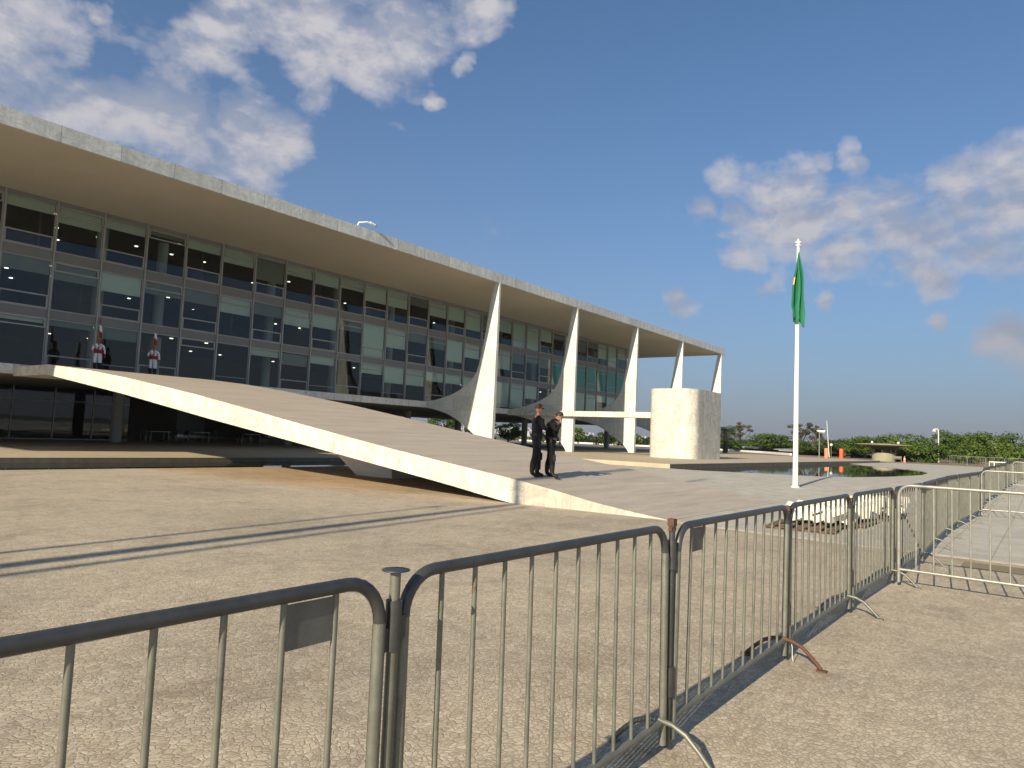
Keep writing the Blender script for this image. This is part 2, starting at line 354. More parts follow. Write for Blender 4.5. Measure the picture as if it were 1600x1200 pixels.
M['rubber'] = simple('rubber', (.02, .02, .02), .8)
M['city'] = simple('city_wall', (.55, .52, .50), .8)
M['hill'] = simple('hill_scrub', (.07, .08, .06), .95, var=.3, scale=.004)
M['chair'] = simple('dark_chair', (.05, .05, .055), .5)

# ------------------------------------------------------------------ mesh helpers


class MB:
    def __init__(s): s.v = []; s.f = []; s.m = []; s.sm = []

    def add(s, vs_, fs, mi=0, smooth=False):
        o = len(s.v); s.v += [tuple(p) for p in vs_]
        for f in fs: s.f.append(tuple(i + o for i in f)); s.m.append(mi); s.sm.append(smooth)

    def box(s, x0, x1, y0, y1, z0, z1, mi=0, rz=0.0, c=None):
        vs_ = [(x, y, z) for z in (z0, z1) for y in (y0, y1) for x in (x0, x1)]
        if rz:
            cx, cy = c or ((x0 + x1) / 2, (y0 + y1) / 2)
            vs_ = [(cx + (x - cx) * cos(rz) - (y - cy) * sin(rz), cy + (x - cx) * sin(rz) + (y - cy) * cos(rz), z) for x, y, z in vs_]
        s.add(vs_, [(0, 2, 3, 1), (4, 5, 7, 6), (0, 1, 5, 4), (2, 6, 7, 3), (0, 4, 6, 2), (1, 3, 7, 5)], mi)

    def obox(s, c, half, R, mi=0, bev=0.0):
        vs_ = [Vector(c) + R @ Vector((sx * half[0], sy * half[1], sz * half[2])) for sz in (-1, 1) for sy in (-1, 1) for sx in (-1, 1)]
        s.add(vs_, [(0, 2, 3, 1), (4, 5, 7, 6), (0, 1, 5, 4), (2, 6, 7, 3), (0, 4, 6, 2), (1, 3, 7, 5)], mi)

    def tube(s, pts, r, n=8, mi=0, cap=True, flat=1.0):
        pts = [Vector(p) for p in pts]; rs = r if isinstance(r, (list, tuple)) else [r] * len(pts)
        rings = []; up = None
        for i, p in enumerate(pts):
            t = (pts[min(i + 1, len(pts) - 1)] - pts[max(i - 1, 0)]).normalized()
            if up is None:
                up = t.orthogonal().normalized()
            else:
                up = (up - t * up.dot(t)).normalized()
            w = t.cross(up)
            rings.append([p + (up * cos(2 * pi * k / n) + w * sin(2 * pi * k / n) * flat) * rs[i] for k in range(n)])
        vs_ = [q for rg in rings for q in rg]; fs = []
        for i in range(len(rings) - 1):
            for k in range(n):
                a = i * n + k; b = i * n + (k + 1) % n
                fs.append((a, b, b + n, a + n))
        s.add(vs_, fs, mi, True)
        if cap:
            s.add(vs_[:n], [tuple(reversed(range(n)))], mi); s.add(vs_[-n:], [tuple(range(n))], mi)

    def lathe(s, prof, n=20, c=(0, 0, 0), mi=0, smooth=True, sharp=False):
        vs_ = []; fs = []
        for r, z in prof:
            for k in range(n): vs_.append((c[0] + r * cos(2 * pi * k / n), c[1] + r * sin(2 * pi * k / n), c[2] + z))
        for i in range(len(prof) - 1):
            for k in range(n):
                a = i * n + k; b = i * n + (k + 1) % n; fs.append((a, b, b + n, a + n))
        if sharp:
            for i in range(len(prof) - 1): s.add(vs_[i * n:(i + 2) * n], [tuple((q - i * n) for q in f) for f in fs[i * n:(i + 1) * n]], mi, smooth)
        else: s.add(vs_, fs, mi, smooth)
        if prof[0][0] > 1e-4: s.add(vs_[:n], [tuple(reversed(range(n)))], mi)
        if prof[-1][0] > 1e-4: s.add(vs_[-n:], [tuple(range(n))], mi)

    def prism(s, poly, axis, a, b, mi=0, smooth_side=False, ms=None):
        """poly in the two other axes, extruded along axis between a and b"""
        n = len(poly)

        def P(p, t):
            if axis == 'x': return (t, p[0], p[1])
            if axis == 'y': return (p[0], t, p[1])
            return (p[0], p[1], t)
        vs_ = [P(p, a) for p in poly] + [P(p, b) for p in poly]
        tri = tessellate_polygon([[Vector((p[0], p[1], 0)) for p in poly]])
        fs = [tuple(t) for t in tri] + [tuple(i + n for i in reversed(t)) for t in tri]
        s.add(vs_, fs, mi)
        o = len(s.v) - 2 * n
        for i in range(n):
            j = (i + 1) % n
            s.f.append((o + i, o + j, o + j + n, o + i + n)); s.m.append(mi if ms is None else ms); s.sm.append(smooth_side)

    def sphere(s, c, r, nu=12, nv=8, mi=0, sc=(1, 1, 1)):
        prof = []
        vs_ = []; fs = []
        for i in range(1, nv):
            th = pi * i / nv
            for k in range(nu):
                vs_.append((c[0] + r * sc[0] * sin(th) * cos(2 * pi * k / nu), c[1] + r * sc[1] * sin(th) * sin(2 * pi * k / nu), c[2] + r * sc[2] * cos(th)))
        for i in range(nv - 2):
            for k in range(nu):
                a = i * nu + k; b = i * nu + (k + 1) % nu; fs.append((a, a + nu, b + nu, b))
        t = len(vs_); vs_.append((c[0], c[1], c[2] + r * sc[2])); vs_.append((c[0], c[1], c[2] - r * sc[2]))
        for k in range(nu):
            fs.append((t, k, (k + 1) % nu)); fs.append((t + 1, (nv - 2) * nu + (k + 1) % nu, (nv - 2) * nu + k))
        s.add(vs_, fs, mi, True)

    def mesh(s, name, mats, fix=True, merge=False):
        me = bpy.data.meshes.new(name); me.from_pydata(s.v, [], s.f)
        for m in (mats if isinstance(mats, (list, tuple)) else [mats]): me.materials.append(m)
        me.polygons.foreach_set('material_index', s.m); me.polygons.foreach_set('use_smooth', s.sm)
        if merge:
            bm = bmesh.new(); bm.from_mesh(me); bmesh.ops.remove_doubles(bm, verts=bm.verts, dist=1e-5); bm.to_mesh(me); bm.free()
        me.validate()
        if fix:
            bm = bmesh.new(); bm.from_mesh(me); bmesh.ops.recalc_face_normals(bm, faces=bm.faces); bm.to_mesh(me); bm.free()
        me.update()
        return me

    def build(s, name, mats, parent=None, loc=None, fix=True):
        return link(name, s.mesh(name, mats, fix, name == 'hair'), parent, loc)


def link(name, me, parent=None, loc=None):
    o = bpy.data.objects.new(name, me); COL.objects.link(o)
    if parent is not None: o.parent = parent
    if loc is not None: o.location = loc
    return o


def tag(o, label, cat, group=None, kind=None):
    if label: o['label'] = label
    if cat: o['category'] = cat
    if group: o['group'] = group
    if kind: o['kind'] = kind
    return o


def thing(name, label, cat, loc=(0, 0, 0), rz=0.0, group=None):
    o = bpy.data.objects.new(name, None); COL.objects.link(o); o.location = loc; o.rotation_euler = (0, 0, rz); o.empty_display_size = .2
    return tag(o, label, cat, group)


def struct(o): o['kind'] = 'structure'; return o


KIDS = {}


def copy_tree(o, parent=None):
    c = o.copy(); COL.objects.link(c); c.parent = parent
    for ch in list(o.children): copy_tree(ch, c)
    return c


def sheet(name, outer, holes, z, mat, wall_to=None):
    loops = [[Vector((x, y, 0)) for x, y in outer]] + [[Vector((x, y, 0)) for x, y in h] for h in holes]
    tri = tessellate_polygon(loops); flat = [p for l in loops for p in l]
    mb = MB(); mb.add([(p.x, p.y, z) for p in flat], [tuple(t) for t in tri])
    if wall_to is not None:
        for l in loops:
            n = len(l); o = len(mb.v)
            mb.add([(p.x, p.y, z) for p in l] + [(p.x, p.y, wall_to) for p in l], [(i, (i + 1) % n, (i + 1) % n + n, i + n) for i in range(n)])
    me = mb.mesh(name, mat, fix=False)
    # make the top face up
    bm = bmesh.new(); bm.from_mesh(me)
    for f in bm.faces:
        if abs(f.normal.z) > .5 and f.normal.z < 0: f.normal_flip()
    bm.to_mesh(me); bm.free()
    return struct(link(name, me))


# ------------------------------------------------------------------ ground
def smooth_loop(pts, k=4):
    out = []; n = len(pts)
    for i in range(n):
        p0, p1, p2, p3 = [Vector(pts[(i + j - 1) % n]) for j in range(4)]
        for t in range(k):
            u = t / k
            out.append(tuple(.5 * ((2 * p1) + (p2 - p0) * u + (2 * p0 - 5 * p1 + 4 * p2 - p3) * u * u + (3 * p1 - p0 - 3 * p2 + p3) * u ** 3)))
    return out


RISE = .17
gz = lambda x: RISE * max(0.0, min(1.0, (x - 22) / 13.3))       # the plaza climbs slightly towards the pool
pool_r_near = [(35.42, 15.6), (35.45, 14.8), (35.6, 14.2), (36.25, 13.2), (36.85, 12.0), (37.6, 10.4), (38.3, 9.1), (39.6, 8.2), (41.9, 7.6), (45.3, 7.0), (49, 6.6),
               (52.4, 6.4), (58, 6.75), (63, 7.8), (67.5, 9.5), (71.3, 11.8), (75, 14.3), (79.0, 16.1)]
pool_r = pool_r_near + [(79, 16.8), (35.42, 16.8)]
pool_l = [(-40, 23.6), (17.5, 23.55), (26, 23.6), (26, 29.6), (-40, 29.6)]
outer = [(-70, -90), (260, -90), (260, 130), (-70, 130)]
sheet('plaza_ground', outer, [pool_l, pool_r], 0.0, M['cobble'], wall_to=-.6)
sheet('plaza_paving', [(12.72, -88), (22, -88), (22, 23), (21.5, 23), (20.2, 9.2), (13.3, 9.2), (13.22, 6.1), (12.95, 2.2)], [], .004, M['paving'])
mb = MB(); mb.add([(22, -88, .004), (35.3, -88, RISE), (35.3, 23, RISE), (22, 23, .004)], [(0, 1, 2, 3)]); struct(mb.build('plaza_paving', M['paving']))
sheet('plaza_paving', [(35.3, -88), (250, -88), (250, 16.15), (79.05, 16.15)] + [(x, y) for x, y in reversed(pool_r_near)] + [(35.59, 16.25), (35.59, 23), (35.3, 23)], [], RISE, M['paving'], wall_to=-.3)
mb = MB(); mb.box(-6000, 9000, -6000, 9000, -.8, -.7); struct(mb.build('terrain', M['far_ground']))
mb = MB(); mb.box(-41, 26.5, 23, 30, -.2, -.14)
struct(mb.build('pool_water', M['water']))
mb = MB(); mb.box(35, 79.5, 6.3, 17, .05, .135)
struct(mb.build('pool_water', M['water']))
# kerb strip where cobbles meet the smooth paving
mb = MB(); kp = [(12.72, -88), (12.95, 2.2), (13.22, 6.15)]
for (x0, y0), (x1, y1) in zip(kp[:-1], kp[1:]):
    mb.add([(x0 - .07, y0, .003), (x1 - .07, y1, .003), (x1 + .07, y1, .014), (x0 + .07, y0, .014), (x0 + .075, y0, .003), (x1 + .075, y1, .003)], [(0, 1, 2, 3), (3, 2, 5, 4)])
struct(mb.build('kerb_strip', M['kerb']))
# brown worn band on the right
mb = MB(); mb.box(12.0, 12.62, -20, 1.0, .0, .005); struct(mb.build('worn_band', M['dry_earth']))
# terraces under the palace
mb = MB(); mb.box(-40, 35.6, 29.3, 90, -.6, .05, 0)
t = mb.build('terrace_floor', [M['terrace'], M['terrace_shaded']]); struct(t)
mb = MB(); mb.prism([(35.6, 16.3), (79.3, 16.3), (96, 16.3), (96, 90), (35.6, 90)], 'z', -.6, .4)
t2 = mb.build('terrace_floor', [M['terrace'], M['terrace_shaded']]); struct(t2)
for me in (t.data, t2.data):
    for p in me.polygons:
        if p.normal.y < -.5: p.material_index = 1  # sides turned from the sun take the stone with painted-in shade
# verge beyond the plaza
mb = MB(); mb.box(101, 249, -85, 16.0, .1, RISE + .012); struct(mb.build('dry_verge', M['dry_earth']))
mb = MB(); mb.box(97, 259, 16.5, 129, .1, RISE + .012); struct(mb.build('dry_verge', M['dry_earth']))
mb = MB(); mb.box(126, 131, -85, 10, RISE + .012, RISE + .03); struct(mb.build('road', M['asphalt']))

# ------------------------------------------------------------------ ramp
def interp(tab, y):
    if y >= tab[0][0]: return tab[0][1]
    for (a, b), (c, d) in zip(tab[:-1], tab[1:]):
        if c <= y <= a: return d + (b - d) * (y - c) / (a - c)
    return tab[-1][1]


TOP = [(34.7, 3.83), (31.0, 3.52), (27.9, 3.17), (23.5, 2.58), (20.0, 2.04), (18.35, 1.77), (16, 1.41), (14.0, 1.11), (12.0, .84), (10.4, .63), (9.7, .53), (8.7, .37), (7.9, .22), (7.0, .10), (6.15, .006)]
BOT = [(34.7, 3.39), (28.2, 2.56), (22.3, 1.71), (18.6, 1.21), (15.9, .84), (14.0, .58), (12.0, .30), (10.05, 0.0), (6.15, -.05)]
nx = lambda y: 11.75 + (34.7 - y) * (13.45 - 11.75) / (34.7 - 6.15)
fx = lambda y: 18.75 + (34.7 - y) * (20.75 - 18.75) / (34.7 - 6.15)
ramp = thing('entrance_ramp', 'long white marble ramp with brown stone surface rising to the palace entrance', 'ramp', (16, 6.2, 0))
ys = [34.7 - i * (34.7 - 6.15) / 60 for i in range(61)]
tv = []; 
for y in ys: tv += [(nx(y), y, interp(TOP, y)), (fx(y), y, interp(TOP, y))]
loc = Vector((16, 6.2, 0))
def rel(vs_, l=loc): return [tuple(Vector(p) - l) for p in vs_]
mb = MB(); mb.add(rel([(x, y, z + .003) for x, y, z in tv]), [(2 * i, 2 * i + 1, 2 * i + 3, 2 * i + 2) for i in range(60)])
# landing behind the crest
mb.box(11.75 - 16, 18.75 - 16, 34.7 - 6.2, 38.8 - 6.2, 3.82, 3.833)
mb.build('walking_surface', M['ramp_top'], ramp)
def side_wall(xf, sgn, y0, y1, name, mat, off=0.0):
    mb = MB(); yy = [y for y in ys if y1 <= y <= y0]
    if yy[0] != y0: yy = [y0] + yy
    if yy[-1] != y1: yy = yy + [y1]
    vs_ = []
    for y in yy: vs_ += [(xf(y) + off, y, interp(TOP, y)), (xf(y) + off, y, interp(BOT, y)), (xf(y) - sgn * .25, y, interp(BOT, y)), (xf(y) - sgn * .25, y, interp(TOP, y) - .002)]
    n = len(yy); fs = []
    for i in range(n - 1):
        for k in range(4): fs.append((4 * i + k, 4 * i + (k + 1) % 4, 4 * i + 4 + (k + 1) % 4, 4 * i + 4 + k))
    fs += [(0, 1, 2, 3), (4 * n - 4, 4 * n - 1, 4 * n - 2, 4 * n - 3)]
    mb.add(rel(vs_), fs); return mb.build(name, mat, ramp)
side_wall(nx, -1, 34.7, 9.72, 'side_slab', M['marble_ramp'])
side_wall(nx, -1, 9.72, 6.2, 'plinth', M['marble_plinth'], .006)
side_wall(fx, 1, 34.7, 6.2, 'side_slab', M['marble_ramp'])
# underside
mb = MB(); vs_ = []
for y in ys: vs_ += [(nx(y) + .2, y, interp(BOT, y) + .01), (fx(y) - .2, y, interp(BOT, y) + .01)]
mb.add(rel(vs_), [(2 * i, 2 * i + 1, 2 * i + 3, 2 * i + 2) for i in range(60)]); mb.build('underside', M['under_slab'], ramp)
# landing slab body
mb = MB(); mb.box(11.75, 18.75, 34.7, 38.8, 3.39, 3.82)
mb.v = rel(mb.v); mb.build('landing_slab', M['marble_ramp'], ramp)
# wedge support
mb = MB(); mb.prism([(19.0, 0), (17.2, 0), (17.45, 1.1), (21.9, 1.7)], 'x', 16.1, 17.6); mb.v = rel(mb.v)
mb.build('support_wedge', M['white_plaster'], ramp)

# ------------------------------------------------------------------ palace
pal = thing('palace', 'long modernist palace with flat roof, curved white marble columns and glazed storeys', 'building', (37, 41, 0))
PL = Vector((37, 41, 0))
def pal_part(mb, name, mat, parent=None, loc=None):
    if parent is None: mb.v = rel(mb.v, PL); return mb.build(name, mat, pal, loc)
    return mb.build(name, mat, parent, loc)
# roof
mb = MB(); mb.box(-14, 85.2, 32.14, 72, 12.84, 13.32, 0)
for f in range(len(mb.f)): pass
roof = pal_part(mb, 'roof', [M['soffit'], M['roof_top']])
for p in roof.data.polygons:
    if p.normal.z > .5: p.material_index = 1
mb = MB(); mb.box(-14.1, 85.3, 32.0, 32.138, 12.80, 13.50); mb.box(85.202, 85.3, 32.14, 72.1, 12.80, 13.50); mb.box(-14.1, -14.002, 32.14, 72.1, 12.8, 13.5); mb.box(-14.0, 85.2, 72.002, 72.1, 12.8, 13.5)
fas = pal_part(mb, 'fascia', M['marble_fascia'], None)
# main slab
def slab_with_holes():
    mb = MB(); mb.box(-14, 84.9, 38.8, 70, 3.5, 3.97); return mb
mb = slab_with_holes(); sl = pal_part(mb, 'main_floor_slab', [M['marble_fascia'], M['under_slab'], M['int_floor']])
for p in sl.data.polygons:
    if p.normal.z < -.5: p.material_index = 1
    elif p.normal.z > .5: p.material_index = 2
# marble columns (fins)
up = [(32.45, 12.835), (32.62, 12.0), (32.80, 11.0), (32.95, 10.0), (33.10, 9.0), (33.28, 8.0), (33.50, 7.0), (33.72, 6.3), (34.0, 5.85), (34.4, 5.42), (34.9, 5.07), (35.5, 4.78), (36.2, 4.50), (37.0, 4.28), (37.9, 4.09), (38.8, 3.985)]
lo = [(38.8, 3.49), (38.1, 3.40), (37.3, 3.24), (36.5, 3.02), (35.75, 2.72), (35.0, 2.34), (34.3, 1.90), (33.7, 1.52), (33.15, 1.10), (32.8, .70), (32.62, .405)]
for i, X in enumerate([39.69, 50.58, 61.8, 72.6, 84.2]):
    base = .405
    prof = [(32.0, 12.835)] + up + lo + [(32.04, base)]
    mb = MB(); n = len(prof)
    def thick(y, z): return (.12 + .075 * min(1, max(0, (12.8 - z) / 9))) * (1.0 if y > 32.1 else .8)
    vs_ = [(X - thick(y, z), y, z) for y, z in prof] + [(X + thick(y, z), y, z) for y, z in prof]
    tri = tessellate_polygon([[Vector((y, z, 0)) for y, z in prof]])
    mb.add(vs_, [tuple(t) for t in tri] + [tuple(j + n for j in t) for t in tri])
    o = 0
    for a in range(n):
        b = (a + 1) % n; mb.f.append((a, b, b + n, a + n)); mb.m.append(0); mb.sm.append(False)
    pal_part(mb, 'marble_column', M['marble_fin'])
# grid of glazing
PITCH = 2.317; X0 = 11.38 - 5 * PITCH; NB = 33; YF = 41.0
rows = [(10.14, 12.60), (7.06, 9.64), (3.98, 6.62)]
XE = X0 + NB * PITCH
for z0, z1 in ((9.65, 10.13), (6.63, 7.05)):
    mb = MB(); mb.box(X0, XE, YF - .0, YF + .2, z0, z1); pal_part(mb, 'spandrel', M['spandrel'])
mb = MB(); mb.box(X0, XE, YF, YF + .2, 12.61, 12.835); pal_part(mb, 'spandrel', M['spandrel'])
for k in range(NB + 1):
    mb = MB(); x = X0 + k * PITCH; mb.box(x - .035, x + .035, YF - .075, YF - .003, 3.975, 12.834); pal_part(mb, 'mullion', M['mullion'])
def frame_mesh(w, h, typ):
    mb = MB(); t = .055; d = .06
    mb.box(0, w, 0, d, 0, t); mb.box(0, w, 0, d, h - t, h); mb.box(0, t, .001, d, t, h - t); mb.box(w - t, w, .001, d, t, h - t)
    if typ == 'A':
        mb.box(t, w - t, .002, d, .68, .68 + .07); mb.box(t, t + .06, -.02, d - .005, t, .68); mb.box(w - t - .06, w - t, -.02, d - .005, t, .68); mb.box(t + .06, w - t - .06, -.02, d - .005, t, t + .05)
    elif typ == 'B':
        mb.box(t, w - t, .002, d, h - .52, h - .45); mb.box(t, t + .06, -.02, d - .005, h - .45, h - t); mb.box(w - t - .06, w - t, -.02, d - .005, h - .45, h - t); mb.box(t + .06, w - t - .06, -.02, d - .005, h - t - .05, h - t)
    elif typ == 'C':
        mb.box(t, w - t, .002, d, .5, .54)
    return mb
W_ = PITCH - .075
cache = {}
rnd = random.Random(5)
blind_seed = {}
for r, (z0, z1) in enumerate(rows):
    h = z1 - z0
    for k in range(NB):
        x = X0 + k * PITCH + .037
        typ = 'A' if (k + (1 if r == 2 else 0)) % 2 == 1 else 'B'
        if r == 2 and (k % 3) == 1: typ = 'C'
        key = (typ, round(h, 2))
        if key not in cache:
            cache[key] = (frame_mesh(W_, h, typ).mesh('window_frame', M['mullion']), None)
            pm = MB(); pm.add([(.04, .03, .04), (W_ - .04, .03, .04), (W_ - .04, .03, h - .04), (.04, .03, h - .04)], [(0, 1, 2, 3)])
            cache[key] = (cache[key][0], pm.mesh('pane', M['glass'], fix=False))
        wob = link('window', cache[key][0], pal, (x - PL.x, YF - PL.y + .002, z0))
        link('pane', cache[key][1], wob)
        green = (r == 1 and X0 + k * PITCH > 58)
        if r == 2:
            c = 0 if rnd.random() < .75 else rnd.uniform(.1, .35)
        elif r == 1:
            c = rnd.choice([.32, .38, .36, .42, .30, .45])
        else:
            c = rnd.choice([.12, .2, .28, .22, .6, .15, .35, .12])
        if X0 + k * PITCH > 33: c = rnd.choice([.3, .5, .7, .95, .6, .4]) if r < 2 else rnd.choice([0, .5, .9, .3])
        if green: c = .97
        if c > 0:
            bh = round(c * h, 2); kb = ('b', bh, green)
            if kb not in cache:
                b = MB(); b.box(.05, W_ - .05, .11, .125, h - bh, h - .05); cache[kb] = b.mesh('blind', M['green_glass'] if green else (M['blind'] if rnd.random() < .72 else M['blind_dark']))
            link('blind', cache[kb], wob)
# interiors
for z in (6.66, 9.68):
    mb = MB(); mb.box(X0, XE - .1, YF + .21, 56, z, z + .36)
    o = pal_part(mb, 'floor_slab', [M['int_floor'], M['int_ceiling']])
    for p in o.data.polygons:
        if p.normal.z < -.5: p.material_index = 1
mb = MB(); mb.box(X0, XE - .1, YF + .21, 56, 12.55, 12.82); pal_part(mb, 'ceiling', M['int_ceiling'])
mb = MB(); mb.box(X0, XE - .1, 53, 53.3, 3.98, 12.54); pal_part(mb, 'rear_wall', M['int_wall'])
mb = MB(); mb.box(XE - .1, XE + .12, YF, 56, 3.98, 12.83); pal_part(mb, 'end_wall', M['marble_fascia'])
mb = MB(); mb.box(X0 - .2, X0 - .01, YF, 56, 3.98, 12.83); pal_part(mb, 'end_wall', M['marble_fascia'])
# partitions inside, so that the rooms differ
for k in range(6, NB, 4):
    for r, (z0, z1) in enumerate(rows):
        if r == 2: continue
        x = X0 + (k + (r % 2)) * PITCH
        mb = MB(); mb.box(x, x + .12, YF + 2.5, 52.99, z0 - .1 if z0 > 4 else 3.98, z1 - .02); pal_part(mb, 'partition', M['int_wall'])
for X in (9.0, 16.9, 20.4, 28.1, 33.8, 39.5, 47, 54, 60, 66, 72):
    mb = MB(); mb.lathe([(.3, 3.975), (.3, 6.655)], 20, (X, 43.4, 0)); mb.lathe([(.3, 7.025), (.3, 9.675)], 20, (X, 43.4, 0)); mb.lathe([(.3, 10.045), (.3, 12.545)], 20, (X, 43.4, 0))
    pal_part(mb, 'interior_column', M['int_col'])
# downlights
dl = []
for zc in (6.65, 9.67, 12.54):
    for i in range(34):
        for j in range(3):
            dl.append((X0 + .9 + i * 2.25 + (1.1 if j % 2 else 0), 42.6 + j * 3.1, zc))
dl.sort(key=lambda p: (Vector(p) - CAMPOS).length)
lm = MB(); lm.lathe([(.10, -.03), (.10, 0)], 12); dlm = lm.mesh('downlight', M['downlight'])
for p in dl[:95]:
    if rnd.random() < .6: link('downlight', dlm, pal, Vector(p) - PL)
mb = MB()
for p in dl[95:]:
    if rnd.random() < .5: mb.lathe([(.10, -.03), (.10, 0)], 8, p)
o = pal_part(mb, 'downlights', M['downlight']); o['kind'] = 'stuff'
# round columns carrying the slab
for X, Y, b in ((-6, 48.6, .05), (7.4, 48.6, .05), (20.75, 48.6, .05), (33.9, 48.6, .05), (47.0, 48.6, .4), (54.3, 48.6, .4), (66, 48.6, .4), (82.5, 47.0, .4)):
    mb = MB(); mb.lathe([(.34, b), (.34, 3.5)], 28, (X, Y, 0)); pal_part(mb, 'round_column', M['round_col'])
# ground floor glazing
gx = -10.5; GY = 51.6
k = 0
while gx < 21.3:
    wob = MB(); w = 2.38
    wob.box(0, .07, 0, .12, .05, 3.45); wob.box(.07, w, .02, .1, 2.55, 2.63); wob.box(.07, w, .02, .1, .052, .12)
    o = link('window', wob.mesh('ground_floor_window', M['mullion']), pal, (gx - PL.x, GY - PL.y, 0))
    pm = MB(); pm.add([(.07, .06, .12), (w, .06, .12), (w, .06, 3.45), (.07, .06, 3.45)], [(0, 1, 2, 3)]); link('pane', pm.mesh('pane', M['glass'], fix=False), o)
    gx += 2.38; k += 1
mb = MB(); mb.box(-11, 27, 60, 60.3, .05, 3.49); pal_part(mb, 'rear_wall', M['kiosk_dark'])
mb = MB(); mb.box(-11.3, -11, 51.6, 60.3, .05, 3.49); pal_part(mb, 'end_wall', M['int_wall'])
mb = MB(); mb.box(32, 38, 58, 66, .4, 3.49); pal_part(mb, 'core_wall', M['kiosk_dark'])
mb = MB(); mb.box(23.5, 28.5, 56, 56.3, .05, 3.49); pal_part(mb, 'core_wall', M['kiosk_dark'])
# slender mullions of the open ground floor
for X in (41.5, 43.8, 46.0, 48.3, 50.6):
    mb = MB(); mb.box(X, X + .09, 52, 52.09, .4, 3.49); pal_part(mb, 'post', M['kiosk_dark'])

# ------------------------------------------------------------------ speaker's rostrum and its bridge
ro = thing('rostrum', 'tall white marble speaking rostrum with rounded corner standing on the terrace before the palace', 'rostrum', (51.5, 22, .4))
RL = Vector((51.5, 22, .4))
def rounded(x0, x1, y0, y1, rad, n=10, which=(1, 1, 1, 1)):
    pts = []
    for (cx, cy, a0, w) in ((x0 + rad, y0 + rad, pi, which[0]), (x1 - rad, y0 + rad, 1.5 * pi, which[1]), (x1 - rad, y1 - rad, 0, which[2]), (x0 + rad, y1 - rad, .5 * pi, which[3])):
        if w:
            for i in range(n + 1):
                a = a0 + .5 * pi * i / n; pts.append((cx + rad * cos(a), cy + rad * sin(a)))
        else:
            pts.append((cx + (rad if a0 in (1.5 * pi, 0) else -rad), cy + (rad if a0 in (0, .5 * pi) else -rad)))
    return pts
po = rounded(48.8, 54.1, 20.55, 24.4, 1.0, 12, (1, 0, 0, 1))
pi_ = rounded(49.1, 53.8, 20.85, 24.1, .75, 12, (1, 0, 0, 1))
mb = MB(); n = len(po)
vs_ = [(x, y, .402) for x, y in po] + [(x, y, 5.62) for x, y in po] + [(x, y, 5.62) for x, y in pi_] + [(x, y, 4.0) for x, y in pi_]
fs = []
for i in range(n):
    j = (i + 1) % n
    fs += [(i, j, j + n, i + n), (i + n, j + n, j + 2 * n, i + 2 * n), (i + 2 * n, j + 2 * n, j + 3 * n, i + 3 * n)]
mb.add(vs_, fs, 0, False); mb.add([vs_[3 * n + i] for i in range(n)], [tuple(range(n))])
for i in range(len(mb.sm)): mb.sm[i] = False
mb.v = rel(mb.v, RL); mb.build('wall', M['marble_block'], ro)
mb = MB(); mb.box(50.0, 51.6, 24.42, 38.79, 3.42, 3.86); mb.v = rel(mb.v, RL); mb.build('bridge_deck', M['marble_ramp'], ro)

# ------------------------------------------------------------------ steel crowd barriers
H_B = 1.15; R_F = .020
def barrier_meshes(L=1.96, nb=10, rail='galv_rail', body='galv', H_B=H_B, zb=.165):
    rad = .13
    path = [(.0, 0, .05), (.0, 0, H_B - rad)]
    for i in range(1, 8):
        a = pi - .5 * pi * i / 7; path.append((rad + rad * cos(a), 0, H_B - rad + rad * sin(a)))
    path += [(L * .5, 0, H_B)]
    for i in range(0, 8):
        a = .5 * pi - .5 * pi * i / 7; path.append((L - rad + rad * cos(a), 0, H_B - rad + rad * sin(a)))
    path += [(L, 0, .05)]
    fr = MB(); fr.tube([p for p in path if p[2] < H_B - rad + .01][:2], R_F, 12); fr.tube([path[-2], path[-1]], R_F, 12)
    fr.tube([(.0, 0, zb), (L, 0, zb)], R_F * .9, 10)
    tr = MB(); tr.tube(path[1:-1], R_F, 12)
    bars = MB(); bar = MB(); bar.tube([(0, 0, zb), (0, 0, H_B)], .0092, 8)
    xs = [L * (i + 1) / (nb + 1) for i in range(nb)]
    for x in xs: bars.tube([(x, 0, zb), (x, 0, H_B)], .0095, 6)
    leg = MB()
    lp = [(0, -.27, .018), (0, -.21, .08), (0, -.14, .142), (0, -.07, .172), (0, 0, .18), (0, .07, .172), (0, .14, .142), (0, .21, .08), (0, .27, .018)]
    leg.tube(lp, .014, 8); leg.box(-.025, .025, -.31, -.24, 0, .014); leg.box(-.025, .025, .24, .31, 0, .014)
    return dict(frame=fr.mesh('frame', M[body]), rail=tr.mesh('top_rail', M[rail]), bars=bars.mesh('bars', M[body]), bar=bar.mesh('bar', M[body]), xs=xs, leg=leg.mesh('leg', M[body]), legr=leg.mesh('leg', M['rust']), L=L)
BA = barrier_meshes(1.87, 10); BBm = barrier_meshes(1.94, 11); BD = barrier_meshes(1.95, 10); BC = barrier_meshes(2.0, 10, 'galv_clean', 'galv_clean', 1.2, .2)
def barrier(label, x, y, rz, K, detail=True, group='steel crowd barriers in the fence along the plaza', rusty=False, lean=0.0, first=False):
    t = thing('crowd_barrier', label, 'barrier', (x, y, 0), rz, group); t.rotation_euler = (lean, 0, rz)
    link('frame', K['frame'], t); link('top_rail', K['rail'], t)
    if detail:
        for xx in K['xs']:
            b = link('bar', K['bar'], t, (xx, 0, 0))
    else: link('bars', K['bars'], t)
    if first: link('leg', K['leg'], t, (.13, 0, 0))
    o = link('leg', K['legr' if rusty else 'leg'], t, (K['L'] - .03, 0, 0))
    if rusty: o['label'] = 'rusty brown leg'
    return t
posts = [(-.44, 1.60), (1.534, 1.60), (3.51, 1.585), (5.57, 1.575), (7.62, 1.555), (9.72, 1.50)]
rr = random.Random(3)
x, y = posts[-1]
